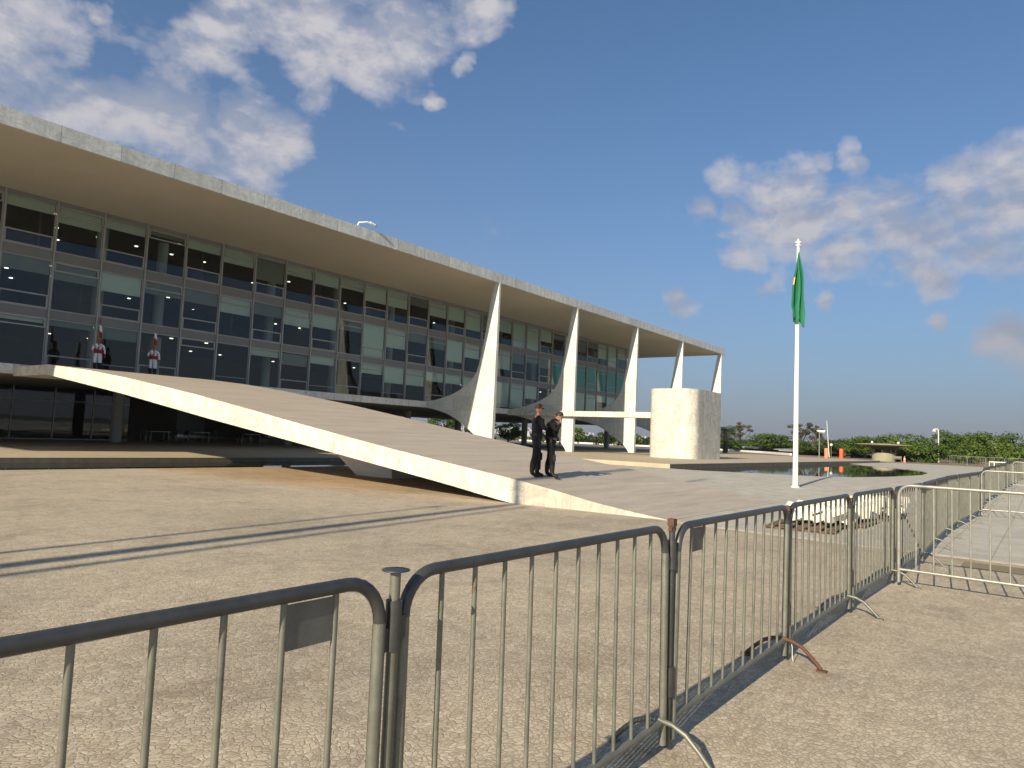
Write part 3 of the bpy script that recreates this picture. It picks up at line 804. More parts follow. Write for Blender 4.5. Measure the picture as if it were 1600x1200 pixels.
while x < 58:
    nx_ = x + 2.05; ny_ = 1.50 + .06 * sin(x * .55) - max(0, x - 24) * .010 + rr.uniform(-.02, .02); posts.append((nx_, ny_)); x = nx_
labs = ['nearest steel barrier cut off by the left edge, with a plate under its rail',
        'second steel barrier from the left, with a disc capped post at its left',
        'steel barrier with a small grey plate, ending at a rusty brown foot',
        'steel barrier in front of the near half of the white concrete pile',
        'steel barrier with a bent bar before the far half of the white concrete pile']
ordn = ['first', 'second', 'third', 'fourth', 'fifth', 'sixth', 'seventh', 'eighth', 'ninth', 'tenth', 'eleventh', 'twelfth', 'thirteenth', 'fourteenth', 'fifteenth', 'sixteenth', 'seventeenth', 'eighteenth', 'nineteenth', 'twentieth', 'twenty-first', 'twenty-second', 'twenty-third', 'twenty-fourth', 'twenty-fifth']
bars_made = []
for i in range(len(posts) - 1):
    (xa, ya), (xb, yb) = posts[i], posts[i + 1]
    a = atan2(yb - ya, xb - xa); d = sqrt((xb - xa) ** 2 + (yb - ya) ** 2)
    K_ = BA if i < 2 else BD if i < 4 else BBm; off = (d - K_['L']) / 2
    lab = labs[i] if i < 5 else '%s steel barrier of the fence beyond the barrier set crosswise' % ordn[i - 5]
    t = barrier(lab, xa + off * cos(a), ya + off * sin(a), a, K_, detail=i < 8, rusty=(i == 2), lean=rr.uniform(-.012, .012))
    t.location.z = gz(xa); bars_made.append(t)
# bent bar of barrier five
bb = MB(); bb.tube([(0, 0, .15), (.01, 0, .5), (.045, .01, .75), (.01, 0, 1.0), (-.03, 0, 1.14)], .0115, 8)
o = link('bar', bb.mesh('bent_bar', M['galv_rail']), bars_made[4], (1.49, .0, 0)); o['label'] = 'bent dark bar'
# plates
mb = MB(); mb.box(0, .158, -.004, .002, 1.005, 1.125); link('plate', mb.mesh('plate', M['plate']), bars_made[0], (BA['xs'][8] + .008, 0, 0))
mb = MB(); mb.box(0, .15, .0, .006, .995, 1.125); link('plate', mb.mesh('plate', M['plate']), bars_made[2], (BD['xs'][0] + .008, 0, 0))
# connecting posts
def conn(x, y, label, cap='disc', h=1.2, grp='connecting posts between the barriers'):
    t = thing('connecting_post', label, 'post', (x, y, 0), 0, grp)
    mb = MB(); mb.tube([(0, 0, .02), (0, 0, h)], .0165, 12); mb.build('tube', M['galv_rail'] if cap != 'disc' else M['galv'], t)
    mb = MB()
    if cap == 'disc': mb.lathe([(.040, h), (.044, h + .001), (.044, h + .004), (.01, h + .004)], 16)
    else: mb.box(-.021, .021, -.018, .018, h - .035, h + .004); mb.box(-.024, .03, -.01, .012, h - .06, h - .04)
    mb.build('cap', M['galv_rail'] if cap == 'disc' else M['rust'], t)
    for z in (.93, .28):
        mb = MB(); mb.box(-.05, -.014, -.008, .010, z, z + .07); mb.box(.014, .05, -.008, .010, z + .03, z + .10)
        mb.lathe([(.026, z), (.026, z + .15)], 12); mb.build('hinge', M['galv_rail'], t)
    return t
conn(1.534, 1.60, 'galvanised connecting post with flat disc cap between the two nearest barriers', 'disc', 1.168)
conn(3.51, 1.585, 'connecting post with a rusty square cap beside the small plated barrier', 'rust', 1.19)
conn(5.57, 1.575, 'connecting post with a rusty top just left of the white concrete pile', 'rust', 1.15)
conn(7.62, 1.555, 'dark connecting post in front of the middle of the white concrete pile', 'rust', 1.12)
conn(9.72, 1.50, 'dark connecting post where the crosswise barrier leaves the fence', 'rust', 1.12)
# small wire on the third post
mb = MB(); mb.tube([(0, 0, .17), (.01, -.01, .12), (-.005, -.015, .06), (.0, -.02, .02)], .0025, 6)
tag(mb.build('wire', M['white_paint'], None, (5.52, 1.53, 0)), 'loose white wire hanging at the foot of a barrier by the rusty foot', 'wire')
# crosswise barriers on the right
barrier('clean steel barrier set crosswise at right, joined to the fence corner', 9.60, 1.425, -pi / 2 - .03, BC, True, 'barriers set across the walkway')
barrier('clean steel barrier continuing the near crosswise row out of the picture', 9.54, -.625, -pi / 2 - .03, BC, True, 'barriers set across the walkway')
barrier('second crosswise steel barrier, farther along the fence at right edge', 22.0, 1.36, -pi / 2 + .03, BC, True, 'barriers set across the walkway')
barrier('steel barrier continuing the second crosswise row at the right edge', 22.08, -.68, -pi / 2 + .03, BC, True, 'barriers set across the walkway')
barrier('third crosswise steel barrier, far along the fence at right edge', 38.0, 1.2, -pi / 2, BC, False, 'barriers set across the walkway')
barrier('steel barrier continuing the third crosswise row at the right edge', 38.0, -.85, -pi / 2, BC, False, 'barriers set across the walkway')
# distant row in front of the trees
for i in range(9):
    barrier('%s steel barrier from the lamp post in the distant row before the trees' % ordn[i], 113 - i * .25, 10.6 - i * 2.08, -pi / 2 - .1, BC, False, 'distant barriers in front of the trees')

# ------------------------------------------------------------------ white concrete obstacles on pallets
whs = ['near end of the pile, next to the rusty topped post', 'near end of the pile, on the fence side', 'second row of the pile, rear side', 'second row of the pile, fence side',
       'third row of the pile, rear side', 'third row of the pile, fence side', 'middle of the pile, rear side', 'middle of the pile, fence side', 'row just past the middle, rear side',
       'row just past the middle, fence side', 'third row from the far end, rear side', 'third row from the far end, fence side', 'row before the far end, rear side', 'row before the far end, fence side', 'far end of the pile, rear side', 'far end of the pile, fence side']
ro_ = random.Random(12)
arm_cache = []
for q in range(3):
    ln = (.36, .36, .36)[q]; mb = MB(); R = Euler(((1.1, 0, 0), (-1.1, 0, .2), (.15, 1.45, .3))[q]).to_matrix(); h = .13; w = .075; vs_ = []
    for s_ in (-1, -.93, .93, 1):
        k = .8 if abs(s_) == 1 else 1
        for sx, sy in ((-1, -1), (1, -1), (1, 1), (-1, 1)): vs_.append(R @ Vector((sx * h * k, sy * w * k, s_ * ln)) + Vector(((-.13, .13, 0)[q], 0, .245)))
    mb.add(vs_, [(0, 3, 2, 1), (12, 13, 14, 15)] + [(4 * r_ + k, 4 * r_ + (k + 1) % 4, 4 * r_ + 4 + (k + 1) % 4, 4 * r_ + 4 + k) for r_ in range(3) for k in range(4)])
    arm_cache.append(mb.mesh('arm', M['pale_concrete']))
for i, wh in enumerate(whs):
    x = 15.25 + (i // 2) * .70 + ro_.uniform(-.12, .12); y = (3.95 if i % 2 == 0 else 3.5) - (i // 2) * .06 + ro_.uniform(-.1, .1)
    t = thing('concrete_obstacle', 'cream crossed concrete obstacle, ' + wh, 'obstacle', (x, y, .075), ro_.uniform(-1.0, 1.0), 'white concrete obstacles piled behind the fence'); t.scale = (1, 1, .86)
    for am in arm_cache: link('arm', am, t)
for i, (x, y, a, wh) in enumerate([(14.75, 3.8, .1, 'near'), (16.5, 3.55, 0, 'middle'), (18.6, 3.35, -.05, 'far')]):
    t = thing('pallet', 'dark wooden pallet under the %s end of the white concrete pile' % wh if wh != 'middle' else 'dark wooden pallet under the middle of the white concrete pile', 'pallet', (x, y, .004), a, 'pallets under the concrete pile')
    mb = MB()
    for j in range(5): mb.box(-.75, .75, -.6 + j * .27, -.6 + j * .27 + .16, .045, .065)
    mb.build('deck_boards', M['wood'], t)
    mb = MB()
    for j in range(3): mb.box(-.7 + j * .65, -.6 + j * .65, -.6, .64, 0, .044)
    mb.build('bearers', M['wood'], t)

# ------------------------------------------------------------------ flagpole and flag
fp = thing('flagpole', 'tall white flagpole standing on the plaza beside the reflecting pool', 'flagpole', (27.85, 7.62, gz(27.85) + .003)); fp.scale = (.957,) * 3
mb = MB(); mb.tube([(0, 0, 0), (0, 0, 5), (0, 0, 9.75)], [.105, .085, .055], 20); mb.build('pole', M['white_paint'], fp)
mb = MB(); mb.lathe([(.05, 9.75), (.12, 9.78), (.12, 9.81), (.05, 9.83), (.05, 9.87), (.13, 9.90), (.13, 9.94), (.04, 9.98), (.03, 10.05), (.0, 10.08)], 16); mb.build('finial', M['white_paint'], fp)
mb = MB(); mb.lathe([(.16, 0), (.16, .05), (.11, .06)], 18); mb.build('base_collar', M['white_paint'], fp)
mb = MB(); nr = 46; nc = 22
rv = Vector((.61, -.79, 0)); fv = Vector((-.79, -.61, 0))
vs_ = []; wi = []
for i in range(nr + 1):
    t = i / nr; z = 9.5 - 2.75 * t
    w = .05 + .43 * min(1, t * 1.25) ** .9
    if t > .82: w *= 1 - (t - .82) * 2.0
    for j in range(nc + 1):
        s = j / nc
        u = (s - .62) * w * 1.25
        fold = .13 * sin(s * 4.2 * pi + .8 * t) * min(1, t * 3) + .05 * sin(s * 9 * pi + 3 * t) * t
        front = .105 + .03 * t
        z2 = z + (.16 * sin(s * 3.1 * pi + 1.0) - .45 * abs(s - .30) * 1.0) * max(0, t - .5) * 1.6
        p = rv * (u + .025 * sin(t * 9 + s * 5)) + fv * (front + fold); vs_.append((p.x, p.y, z2))
fs = []; ms = []
for i in range(nr):
    for j in range(nc):
        a = i * (nc + 1) + j; fs.append((a, a + 1, a + nc + 2, a + nc + 1))
        mi = 0
        if j in (0, 1) and 17 < i < 23: mi = 1
        if j in (15, 16, 17) and 34 < i < 41 and (i + j) % 5: mi = 1 if (i * 7 + j) % 6 == 0 else 2
        ms.append(mi)
mb.add(vs_, fs, 0, True); mb.m = ms
fl = mb.build('flag', [M['flag_green'], M['flag_yellow'], M['flag_dark']], None, (27.85, 7.62, gz(27.85)), fix=False); fl.scale = (.957,) * 3
sm = fl.modifiers.new('thickness', 'SOLIDIFY'); sm.thickness = .012
tag(fl, 'limp green flag with a glimpse of yellow hanging folded from the white flagpole', 'flag')

# ------------------------------------------------------------------ tall masts left of the view (their shadows fall on the plaza and ramp)
sd = Vector((SUN.x, SUN.y)) / -SUN.x   # per metre toward X-
def mast(x, y, h, r0, label):
    t = thing('flag_mast', label, 'mast', (x, y, 0), 0, 'tall masts beyond the left edge of the picture')
    mb = MB(); mb.tube([(0, 0, 0), (0, 0, h * .5), (0, 0, h)], [r0, r0 * .8, r0 * .5], 16); mb.build('pole', M['white_paint'], t)
    mb = MB(); mb.lathe([(.05, h), (.12, h + .05), (.0, h + .15)], 12); mb.build('finial', M['white_paint'], t)
def mpos(px_, py_, X): return (X, py_ - (px_ - X) * (-SUN.y / -SUN.x) if False else py_ + (X - px_) * (SUN.y / SUN.x))
mx_, my_ = mpos(12.9, 9.85, -12); mast(mx_, my_, 20.5, .17, 'tall white mast left of the camera view, nearer the palace of the pair')
mx_, my_ = mpos(12.9, 9.35, -13.5); mast(mx_, my_, 13.1, .10, 'thinner white mast left of the camera view, nearer the fence of the pair')
mx_, my_ = mpos(11.0, 10.45, -10); mast(mx_, my_, 10.5, .08, 'short slim white mast left of the camera view')

# ------------------------------------------------------------------ people
def skin_mesh(name, nodes, edges, root, mats, emat, sub=2, extra=None):
    """nodes: {n:(x,y,z,rx[,ry])}, edges: [(a,b,mat)] -> evaluated skinned mesh with a material per edge"""
    me = bpy.data.meshes.new(name); bm = bmesh.new(); lay = bm.verts.layers.skin.verify(); vd = {}
    for k, p in nodes.items():
        v = bm.verts.new(p[:3]); vd[k] = v; v[lay].radius = (p[3], p[4] if len(p) > 4 else p[3]); v[lay].use_root = (k == root)
    for a, b, *_ in edges: bm.edges.new((vd[a], vd[b]))
    bm.to_mesh(me); bm.free()
    ob = bpy.data.objects.new(name, me); COL.objects.link(ob)
    sk = ob.modifiers.new('s', 'SKIN'); sk.use_smooth_shade = True; sk.branch_smoothing = .35
    ss = ob.modifiers.new('u', 'SUBSURF'); ss.levels = sub; ss.render_levels = sub
    dg = bpy.context.evaluated_depsgraph_get(); dg.update()
    out = bpy.data.meshes.new_from_object(ob.evaluated_get(dg)); out.name = name
    bpy.data.objects.remove(ob)
    out.materials.clear()
    for m in mats: out.materials.append(m)
    segs = [(Vector(nodes[a][:3]), Vector(nodes[b][:3]), e[0]) for a, b, *e in edges]
    for p in out.polygons:
        c = p.center; best = 1e9; bi = 0
        for a, b, m in segs:
            ab = b - a; t = max(0, min(1, (c - a).dot(ab) / max(1e-9, ab.length_squared))); d = (c - (a + ab * t)).length
            if d < best: best = d; bi = m
        p.material_index = bi; p.use_smooth = True
    return out


def hand_nodes(prefix, wr, d, palm_n, thumb_d, curl=.5, s=1.0):
    """nodes/edges of a hand from the wrist along d; fingers curl toward palm_n"""
    d = Vector(d).normalized(); pn = Vector(palm_n).normalized(); sd_ = Vector(thumb_d).normalized(); wr = Vector(wr)
    nd = {}; ed = []
    nd[prefix + 'p'] = (*(wr + d * .05 * s), .026 * s, .034 * s); ed.append((prefix + 'w', prefix + 'p', 1))
    for i, (o, L) in enumerate(((.030, .070), (.010, .080), (-.010, .074), (-.029, .058))):
        b = wr + d * .092 * s + sd_ * o * s
        a1 = curl * .6; a2 = curl * 1.5
        m_ = b + (d * cos(a1) + pn * sin(a1)) * L * .5 * s; e_ = m_ + (d * cos(a2) + pn * sin(a2)) * L * .5 * s
        nd[prefix + 'f%d' % i] = (*b, .0095 * s); nd[prefix + 'g%d' % i] = (*m_, .0085 * s); nd[prefix + 'h%d' % i] = (*e_, .007 * s)
        ed += [(prefix + 'p', prefix + 'f%d' % i, 1), (prefix + 'f%d' % i, prefix + 'g%d' % i, 1), (prefix + 'g%d' % i, prefix + 'h%d' % i, 1)]
    b = wr + d * .04 * s + sd_ * .036 * s; e_ = b + (sd_ * .5 + d * .8 + pn * .3).normalized() * .055 * s
    nd[prefix + 't0'] = (*b, .011 * s); nd[prefix + 't1'] = (*e_, .009 * s); ed += [(prefix + 'p', prefix + 't0', 1), (prefix + 't0', prefix + 't1', 1)]
    return nd, ed


def join_mesh(meshes, name, mats):
    bm = bmesh.new()
    for me in meshes:
        bm.from_mesh(me)
    out = bpy.data.meshes.new(name); bm.to_mesh(out); bm.free()
    for m in mats: out.materials.append(m)
    for p in out.polygons: p.use_smooth = True
    return out


def head_mesh(c, yaw, pitch, mats_idx=1, s=1.0):
    """ellipsoid head with jaw, nose, ears, brow; faces local +x before rotation"""
    mb = MB(); nu, nv = 20, 14; vs_ = []
    for i in range(nv + 1):
        th = pi * i / nv
        for k in range(nu):
            ph = 2 * pi * k / nu
            x = .098 * sin(th) * cos(ph); y = .076 * sin(th) * sin(ph); z = .120 * cos(th)
            if z < 0: f = 1 + z * 2.2; y *= f; x = x * (1 + z * 1.0) + .018 * (-z / .12)
            if x > .06: x = .06 + (x - .06) * .8
            if abs(y) < .03 and x > .04 and -.02 < z < .02: x += .004
            if abs(abs(y) - .032) < .018 and x > .05 and .0 < z < .035: x -= .010       # eye sockets
            if abs(y) < .035 and x > .04 and -.075 < z < -.05: x += .005                # lips
            vs_.append((x * s, y * s, z * s))
    fs = [(i * nu + k, (i + 1) * nu + k, (i + 1) * nu + (k + 1) % nu, i * nu + (k + 1) % nu) for i in range(nv) for k in range(nu)]
    mb.add(vs_, fs, mats_idx, True)
    mb.add([(p[0] * s, p[1] * s, p[2] * s) for p in ((.078, 0, .022), (.088, -.016, -.028), (.088, .016, -.028), (.117, 0, -.024), (.085, 0, -.036))], [(0, 1, 3), (0, 3, 2), (1, 4, 3), (4, 2, 3)], mats_idx, False)
    for sy in (-1, 1): mb.sphere((0, sy * .079 * s, -.008 * s), .032 * s, 8, 6, mats_idx, (.6, .3, 1))
    R = Matrix.Rotation(yaw, 3, 'Z') @ Matrix.Rotation(pitch, 3, 'Y')
    mb.v = [tuple(Vector(c) + R @ Vector(p)) for p in mb.v]
    me = mb.mesh('head', []); return me, R


def hair_mb(c, R, s=1.0, top=.0, scale=1.07, face=.045, low=-.03):
    mb = MB(); nu, nv = 20, 14; vs_ = []; keep = []
    for i in range(nv + 1):
        th = pi * i / nv
        for k in range(nu):
            ph = 2 * pi * k / nu
            x = .098 * sin(th) * cos(ph) * scale - .006; y = .076 * sin(th) * sin(ph) * scale; z = .120 * cos(th) * (scale if cos(th) > 0 else 1)
            if z < 0: y *= 1 + z * 2.2
            w = .004 * sin(k * 5.1 + i * 3.3); vs_.append(((x + w) * s, (y + w) * s, (z + w) * s))
    fs = []
    for i in range(nv):
        for k in range(nu):
            f = (i * nu + k, (i + 1) * nu + k, (i + 1) * nu + (k + 1) % nu, i * nu + (k + 1) % nu)
            cx = sum(vs_[q][0] for q in f) / 4; cz = sum(vs_[q][2] for q in f) / 4
            if cz > .072 * s or (cz > (low + max(0, cx / s) * 1.2) * s and cx < face * s): fs.append(f)
    groups = []
    for f in fs:
        st = set(f); rest = []
        for g_ in groups:
            if g_[0] & st: st |= g_[0]; f_ = g_[1]; rest_f = rest; rest_f += f_
            else: continue
        groups = [g_ for g_ in groups if not (g_[0] & st)] + [(st, rest + [f])]
    fs = max(groups, key=lambda g_: len(g_[1]))[1]
    mb.add(vs_, fs, 0, True); mb.v = [tuple(Vector(c) + R @ Vector(p)) for p in mb.v]
    return mb


def std_nodes(**o):
    n = {'pel': (0, 0, .95, .135, .155), 'bel': (.01, 0, 1.08, .118, .145), 'che': (.0, 0, 1.28, .122, .175), 'ucb': (-.01, 0, 1.41, .09, .15), 'nk': (.0, 0, 1.50, .055), 'nt': (.02, 0, 1.57, .05),
         'sl': (-.01, .185, 1.42, .062), 'el': (-.02, .25, 1.14, .048), 'wl': (.05, .27, .90, .03), 'sr': (-.01, -.185, 1.42, .062), 'er': (-.02, -.25, 1.14, .048), 'wr': (.05, -.27, .90, .03),
         'hl': (0, .09, .88, .095), 'kl': (.01, .11, .50, .062), 'al': (-.02, .12, .10, .045), 'fl': (.09, .13, .045, .036), 'tl': (.17, .14, .035, .03),
         'hr': (0, -.09, .88, .095), 'kr': (.01, -.11, .50, .062), 'ar': (-.02, -.12, .10, .045), 'fr': (.09, -.13, .045, .036), 'tr': (.17, -.14, .035, .03),
         'cl': (-.02, .115, .34, .062), 'cr': (-.02, -.115, .34, .062)}
    n.update(o); return n


def person(label, loc, rz, nodes, mats, hands, head, matmap, group=None, height=1.75, fat=1.28):
    nodes = {k: (v[0], v[1], v[2], *[q * (fat if k not in ('nk', 'nt', 'wl', 'wr') else 1) for q in v[3:]]) for k, v in nodes.items()}
    t = thing('person', label, 'person', loc, rz, group); t.scale = (height / 1.75,) * 3
    T, L, S, B = matmap   # torso, legs, sleeves, boots
    E = [('pel', 'bel', T), ('bel', 'che', T), ('che', 'ucb', T), ('ucb', 'nk', 1), ('nk', 'nt', 1), ('ucb', 'sl', T), ('sl', 'el', S), ('el', 'wl', S), ('ucb', 'sr', T), ('sr', 'er', S), ('er', 'wr', S),
         ('pel', 'hl', L), ('hl', 'kl', L), ('kl', 'cl', L if B != 9 else B), ('cl', 'al', B), ('al', 'fl', B), ('fl', 'tl', B), ('pel', 'hr', L), ('hr', 'kr', L), ('kr', 'cr', L), ('cr', 'ar', B), ('ar', 'fr', B), ('fr', 'tr', B)]
    body = skin_mesh('body', nodes, E, 'pel', mats, None)
    ms_ = [body]
    for side, d, pn, td, cu in hands:
        w = nodes['w' + side][:3]; nd, ed = hand_nodes('h', w, d, pn, td, cu); nd['hw'] = (*w, .027)
        ms_.append(skin_mesh('hand', nd, ed, 'hp', mats, None, sub=1))
    hm, R = head_mesh(head[0], head[1], head[2]); ms_.append(hm)
    me = join_mesh(ms_, 'person_body', mats)
    b = link('body', me, t)
    return t, R


# ramp height at y
zr = lambda y: interp(TOP, y) + .004
mats_p = [M['black_cloth'], M['skin'], M['black_leather'], M['boot']]
AZ = -.92   # towards image right (world angle)
# standing officer on the left, seen from the side, arms crossed
P1 = (14.25, 10.1, zr(10.1))
nd = std_nodes(el=(.08, .26, 1.19, .05), wl=(.24, .10, 1.22, .033), er=(.08, -.26, 1.19, .05), wr=(.25, -.08, 1.17, .033), che=(.0, 0, 1.28, .13, .185), bel=(.0, 0, 1.08, .122, .15), kl=(.09, .12, .50, .070), kr=(-.05, -.12, .50, .070), cl=(.08, .125, .32, .064), cr=(-.11, -.125, .32, .064), al=(.07, .13, .10, .046), ar=(-.13, -.12, .10, .046), fl=(.18, .14, .045, .036), tl=(.26, .15, .035, .03), fr=(-.02, -.13, .045, .036), tr=(.06, -.14, .035, .03))
t, R = person('man in black uniform with folded arms, left of the pair on the ramp', P1, AZ + .25, nd, mats_p,
              [('l', (.1, -1, .0), (-1, 0, 0), (0, 0, 1), .8), ('r', (.0, 1, .15), (-1, 0, 0), (0, 0, 1), .8)], ((.035, 0, 1.655), .05, .05), (0, 0, 0, 3), None, 1.79)
hair_mb((.035, 0, 1.655), R, 1.0, low=.0).build('hair', M['hair_brown'], t)
mb = MB(); mb.lathe([(.180, .985), (.185, 1.0), (.185, 1.03), (.180, 1.045)], 24); mb.v = [(x * .93, y * 1.06, z) for x, y, z in mb.v]; mb.build('belt', M['black_leather'], t)
mb = MB()
for sy in (-.037, .037): mb.obox(R @ Vector((.088, sy, .018)) + Vector((.035, 0, 1.655)), (.006, .026, .017), R)
for sy in (-1, 1): mb.obox(R @ Vector((.045, sy * .078, .02)) + Vector((.035, 0, 1.655)), (.045, .003, .004), R)
mb.build('sunglasses', M['black_gloss'], t)
mb = MB()
for sx, sy in ((-.05, -.12), (.09, .12)):
    mb = MB(); mb.obox((sx + .065, sy, .50), (.022, .062, .085), Matrix.Identity(3)); mb.obox((sx + .035, sy, .30), (.02, .055, .12), Matrix.Identity(3))
    mb.build('leg_guard', M['black_leather'], t)
mb = MB(); mb.obox((.0, -.20, .84), (.05, .03, .12), Matrix.Rotation(.1, 3, 'Y')); mb.obox((-.02, -.185, .99), (.03, .025, .05), Matrix.Identity(3)); mb.build('holster', M['black_leather'], t)
mb = MB(); mb.obox((-.155, .02, 1.03), (.01, .035, .02), Matrix.Identity(3)); mb.build('buckle', M['galv_clean'], t)
# officer on the right, head bowed, hand to his face
P2 = (14.76, 10.02, zr(10.02))
nd = std_nodes(che=(.03, 0, 1.27, .135, .19), ucb=(.05, 0, 1.40, .10, .16), nk=(.10, 0, 1.47, .062), nt=(.15, 0, 1.52, .055), sl=(.04, .19, 1.40, .068), sr=(.04, -.19, 1.40, .068),
               er=(.20, -.22, 1.19, .055), wr=(.27, -.07, 1.40, .034), el=(.0, .27, 1.13, .056), wl=(.14, .24, .93, .036), kl=(-.05, .13, .50, .068), kr=(.10, -.15, .50, .068), cl=(-.11, .14, .32, .062), cr=(.11, -.17, .32, .062),
               al=(-.13, .15, .10, .046), ar=(.12, -.19, .10, .046), fl=(-.02, .16, .045, .036), tl=(.06, .17, .035, .03), fr=(.23, -.21, .045, .036), tr=(.31, -.22, .035, .03))
t, R = person('man in black with bowed head and a hand over his face on the ramp', P2, AZ - .35, nd, mats_p,
              [('r', (-.15, .35, 1), (-1, .3, 0), (0, 1, -.3), .5), ('l', (.5, -.2, -1), (0, -1, 0), (1, 0, 0), .5)], ((.20, 0, 1.575), .0, .62), (0, 0, 0, 3), None, 1.72)
hair_mb((.20, 0, 1.575), R, 1.0, low=-.02, scale=1.10, face=.06).build('hair', M['hair'], t)
mb = MB(); mb.tube([(.04, .10, 1.47), (.12, .09, 1.50), (.17, .0, 1.47), (.12, -.09, 1.50), (.04, -.10, 1.47), (.0, 0, 1.49), (.04, .10, 1.47)], .022, 8); mb.build('collar', M['black_cloth'], t)
mb = MB(); mb.lathe([(.184, .985), (.189, 1.0), (.189, 1.03), (.184, 1.045)], 24); mb.v = [(x * .93, y * 1.06, z) for x, y, z in mb.v]; mb.build('belt', M['black_leather'], t)
mb = MB(); mb.obox((.13, -.17, 1.0), (.09, .02, .025), Matrix.Rotation(.35, 3, 'Y')); mb.obox((.06, -.18, .94), (.03, .025, .07), Matrix.Identity(3)); mb.build('holster', M['black_leather'], t)
mb = MB()
for sx, sy in ((-.05, .13), (.10, -.155)):
    mb = MB(); mb.obox((sx + .06, sy, .50), (.02, .058, .08), Matrix.Identity(3)); mb.build('knee_guard', M['black_leather'], t)

# honour guards
mats_g = [M['white_cloth'], M['skin_dark'], M['red_cloth'], M['boot'], M['white_cloth']]
for i, (gx_, gy_, lab) in enumerate(((15.12, 38.15, 'white uniformed honour guard with red tipped lance, left one at the ramp top'),
                                     (17.88, 38.15, 'white uniformed honour guard with steel tipped lance, right one at the ramp top'))):
    nd = std_nodes(el=(-.0, .27, 1.16, .047), wl=(.04, .29, .92, .032), er=(.05, -.28, 1.16, .047), wr=(.19, -.10, 1.20, .033), cl=(-.02, .105, .34, .072), cr=(-.02, -.105, .34, .072), kl=(.01, .10, .5, .078), kr=(.01, -.10, .5, .078), al=(-.02, .11, .1, .055), ar=(-.02, -.11, .1, .055),
                   hl=(0, .09, .86, .112), hr=(0, -.09, .86, .112))
    face = atan2(0 - gy_, 0 - gx_) + .12
    t, R = person(lab, (gx_, gy_, 3.838), face, nd, mats_g, [('l', (.1, 0, -1), (0, -1, 0), (1, 0, 0), .5), ('r', (.3, .8, .3), (0, 0, -1), (1, .0, .3), 1.2)],
                  ((.03, 0, 1.655), 0, 0), (0, 0, 0, 3), 'honour guards at the top of the ramp', 1.78, 1.05)
    # gloves/sash/helmet/lance
    mb = MB(); mb.lathe([(.165, .99), (.178, 1.03), (.175, 1.12), (.165, 1.17)], 24); mb.v = [(x * .95, y * 1.15, z) for x, y, z in mb.v]; mb.build('sash', M['red_cloth'], t)
    mb = MB(); mb.tube([(-.01, .155, 1.47), (.13, .06, 1.36), (.165, -.04, 1.24), (.15, -.14, 1.12)], .016, 6); mb.build('shoulder_belt', M['black_leather'], t)
    mb = MB(); mb.tube([(.04, .29, .90), (.02, .285, .99)], .043, 12); mb.tube([(.17, -.12, 1.195), (.10, -.21, 1.17)], .045, 12); mb.build('cuffs', M['red_cloth'], t)
    hl = MB(); hl.lathe([(.108, 1.69), (.118, 1.70), (.112, 1.76), (.09, 1.81), (.05, 1.845), (.0, 1.855)], 20, (.03, 0, 0)); hl.v = [((x - .03) * 1.12 + .03, y, z) for x, y, z in hl.v]
    he = hl.build('helmet', M['brass'], t)
    mb = MB(); mb.tube([(.10, 0, 1.80), (.03, 0, 1.90), (-.06, 0, 1.88), (-.12, 0, 1.78), (-.14, 0, 1.62), (-.13, 0, 1.50)], [.012, .03, .035, .035, .03, .012], 8); mb.build('plume', M['red_cloth'] if i == 0 else M['brass'], he)
    mb = MB()
    for sy in (-.1, .1): mb.tube([(.02, sy, .02 + .05), (-.01, sy, .3), (.0, sy, .52)], [.075, .09, .10], 14)
    mb.build('tall_boots', M['boot'], t)
    ln = MB(); ln.tube([(.24, -.06, .01), (.23, -.05, 2.55)], .013, 8)
    lo_ = link('lance', ln.mesh('lance', M['wood']), None, t.location); lo_.rotation_euler = t.rotation_euler; lo_.scale = t.scale
    tag(lo_, 'tall lance with red and white pennant held by the %s honour guard' % ('left' if i == 0 else 'right'), 'lance', 'lances of the honour guards')
    mb = MB(); mb.lathe([(.02, 2.5), (.03, 2.6), (.012, 2.72), (0, 2.8)], 10, (.23, -.05, 0)); mb.build('lance_head', M['galv_clean'] if i else M['red_cloth'], lo_)
    for q, (z0, z1, mt) in enumerate(((2.12, 2.42, 'white_cloth'), (1.80, 2.12, 'red_cloth'))):
        mb = MB(); vs_ = []
        for a in range(9):
            zz = z1 - (z1 - z0) * a / 8
            for b_ in range(5): vs_.append((.24 + .02 * sin(b_ * 2 + a * .3), -.05 + b_ * .035 * (1 if q else .8 + .2 * a / 8) - .02, zz - b_ * .03))
        mb.add(vs_, [(a * 5 + b_, a * 5 + b_ + 1, a * 5 + b_ + 6, a * 5 + b_ + 5) for a in range(8) for b_ in range(4)], 0, True)
        pn = mb.build('pennant', M[mt], lo_, fix=False); sm = pn.modifiers.new('t', 'SOLIDIFY'); sm.thickness = .006

# ------------------------------------------------------------------ roof camera
sc = thing('security_camera', 'small white security camera on an arm at the roof edge', 'camera', (26.9, 32.05, 13.5))
mb = MB(); mb.tube([(-.55, .3, .0), (-.5, .2, .28), (-.1, -.05, .38), (.1, -.1, .36)], .05, 8); mb.build('arm', M['white_paint'], sc)
mb = MB(); mb.tube([(.1, -.1, .38), (.45, -.16, .30)], .09, 12); mb.build('housing', M['white_paint'], sc)
mb = MB(); mb.tube([(.45, -.16, .30), (.49, -.167, .29)], .08, 12); mb.build('lens', M['black_gloss'], sc)

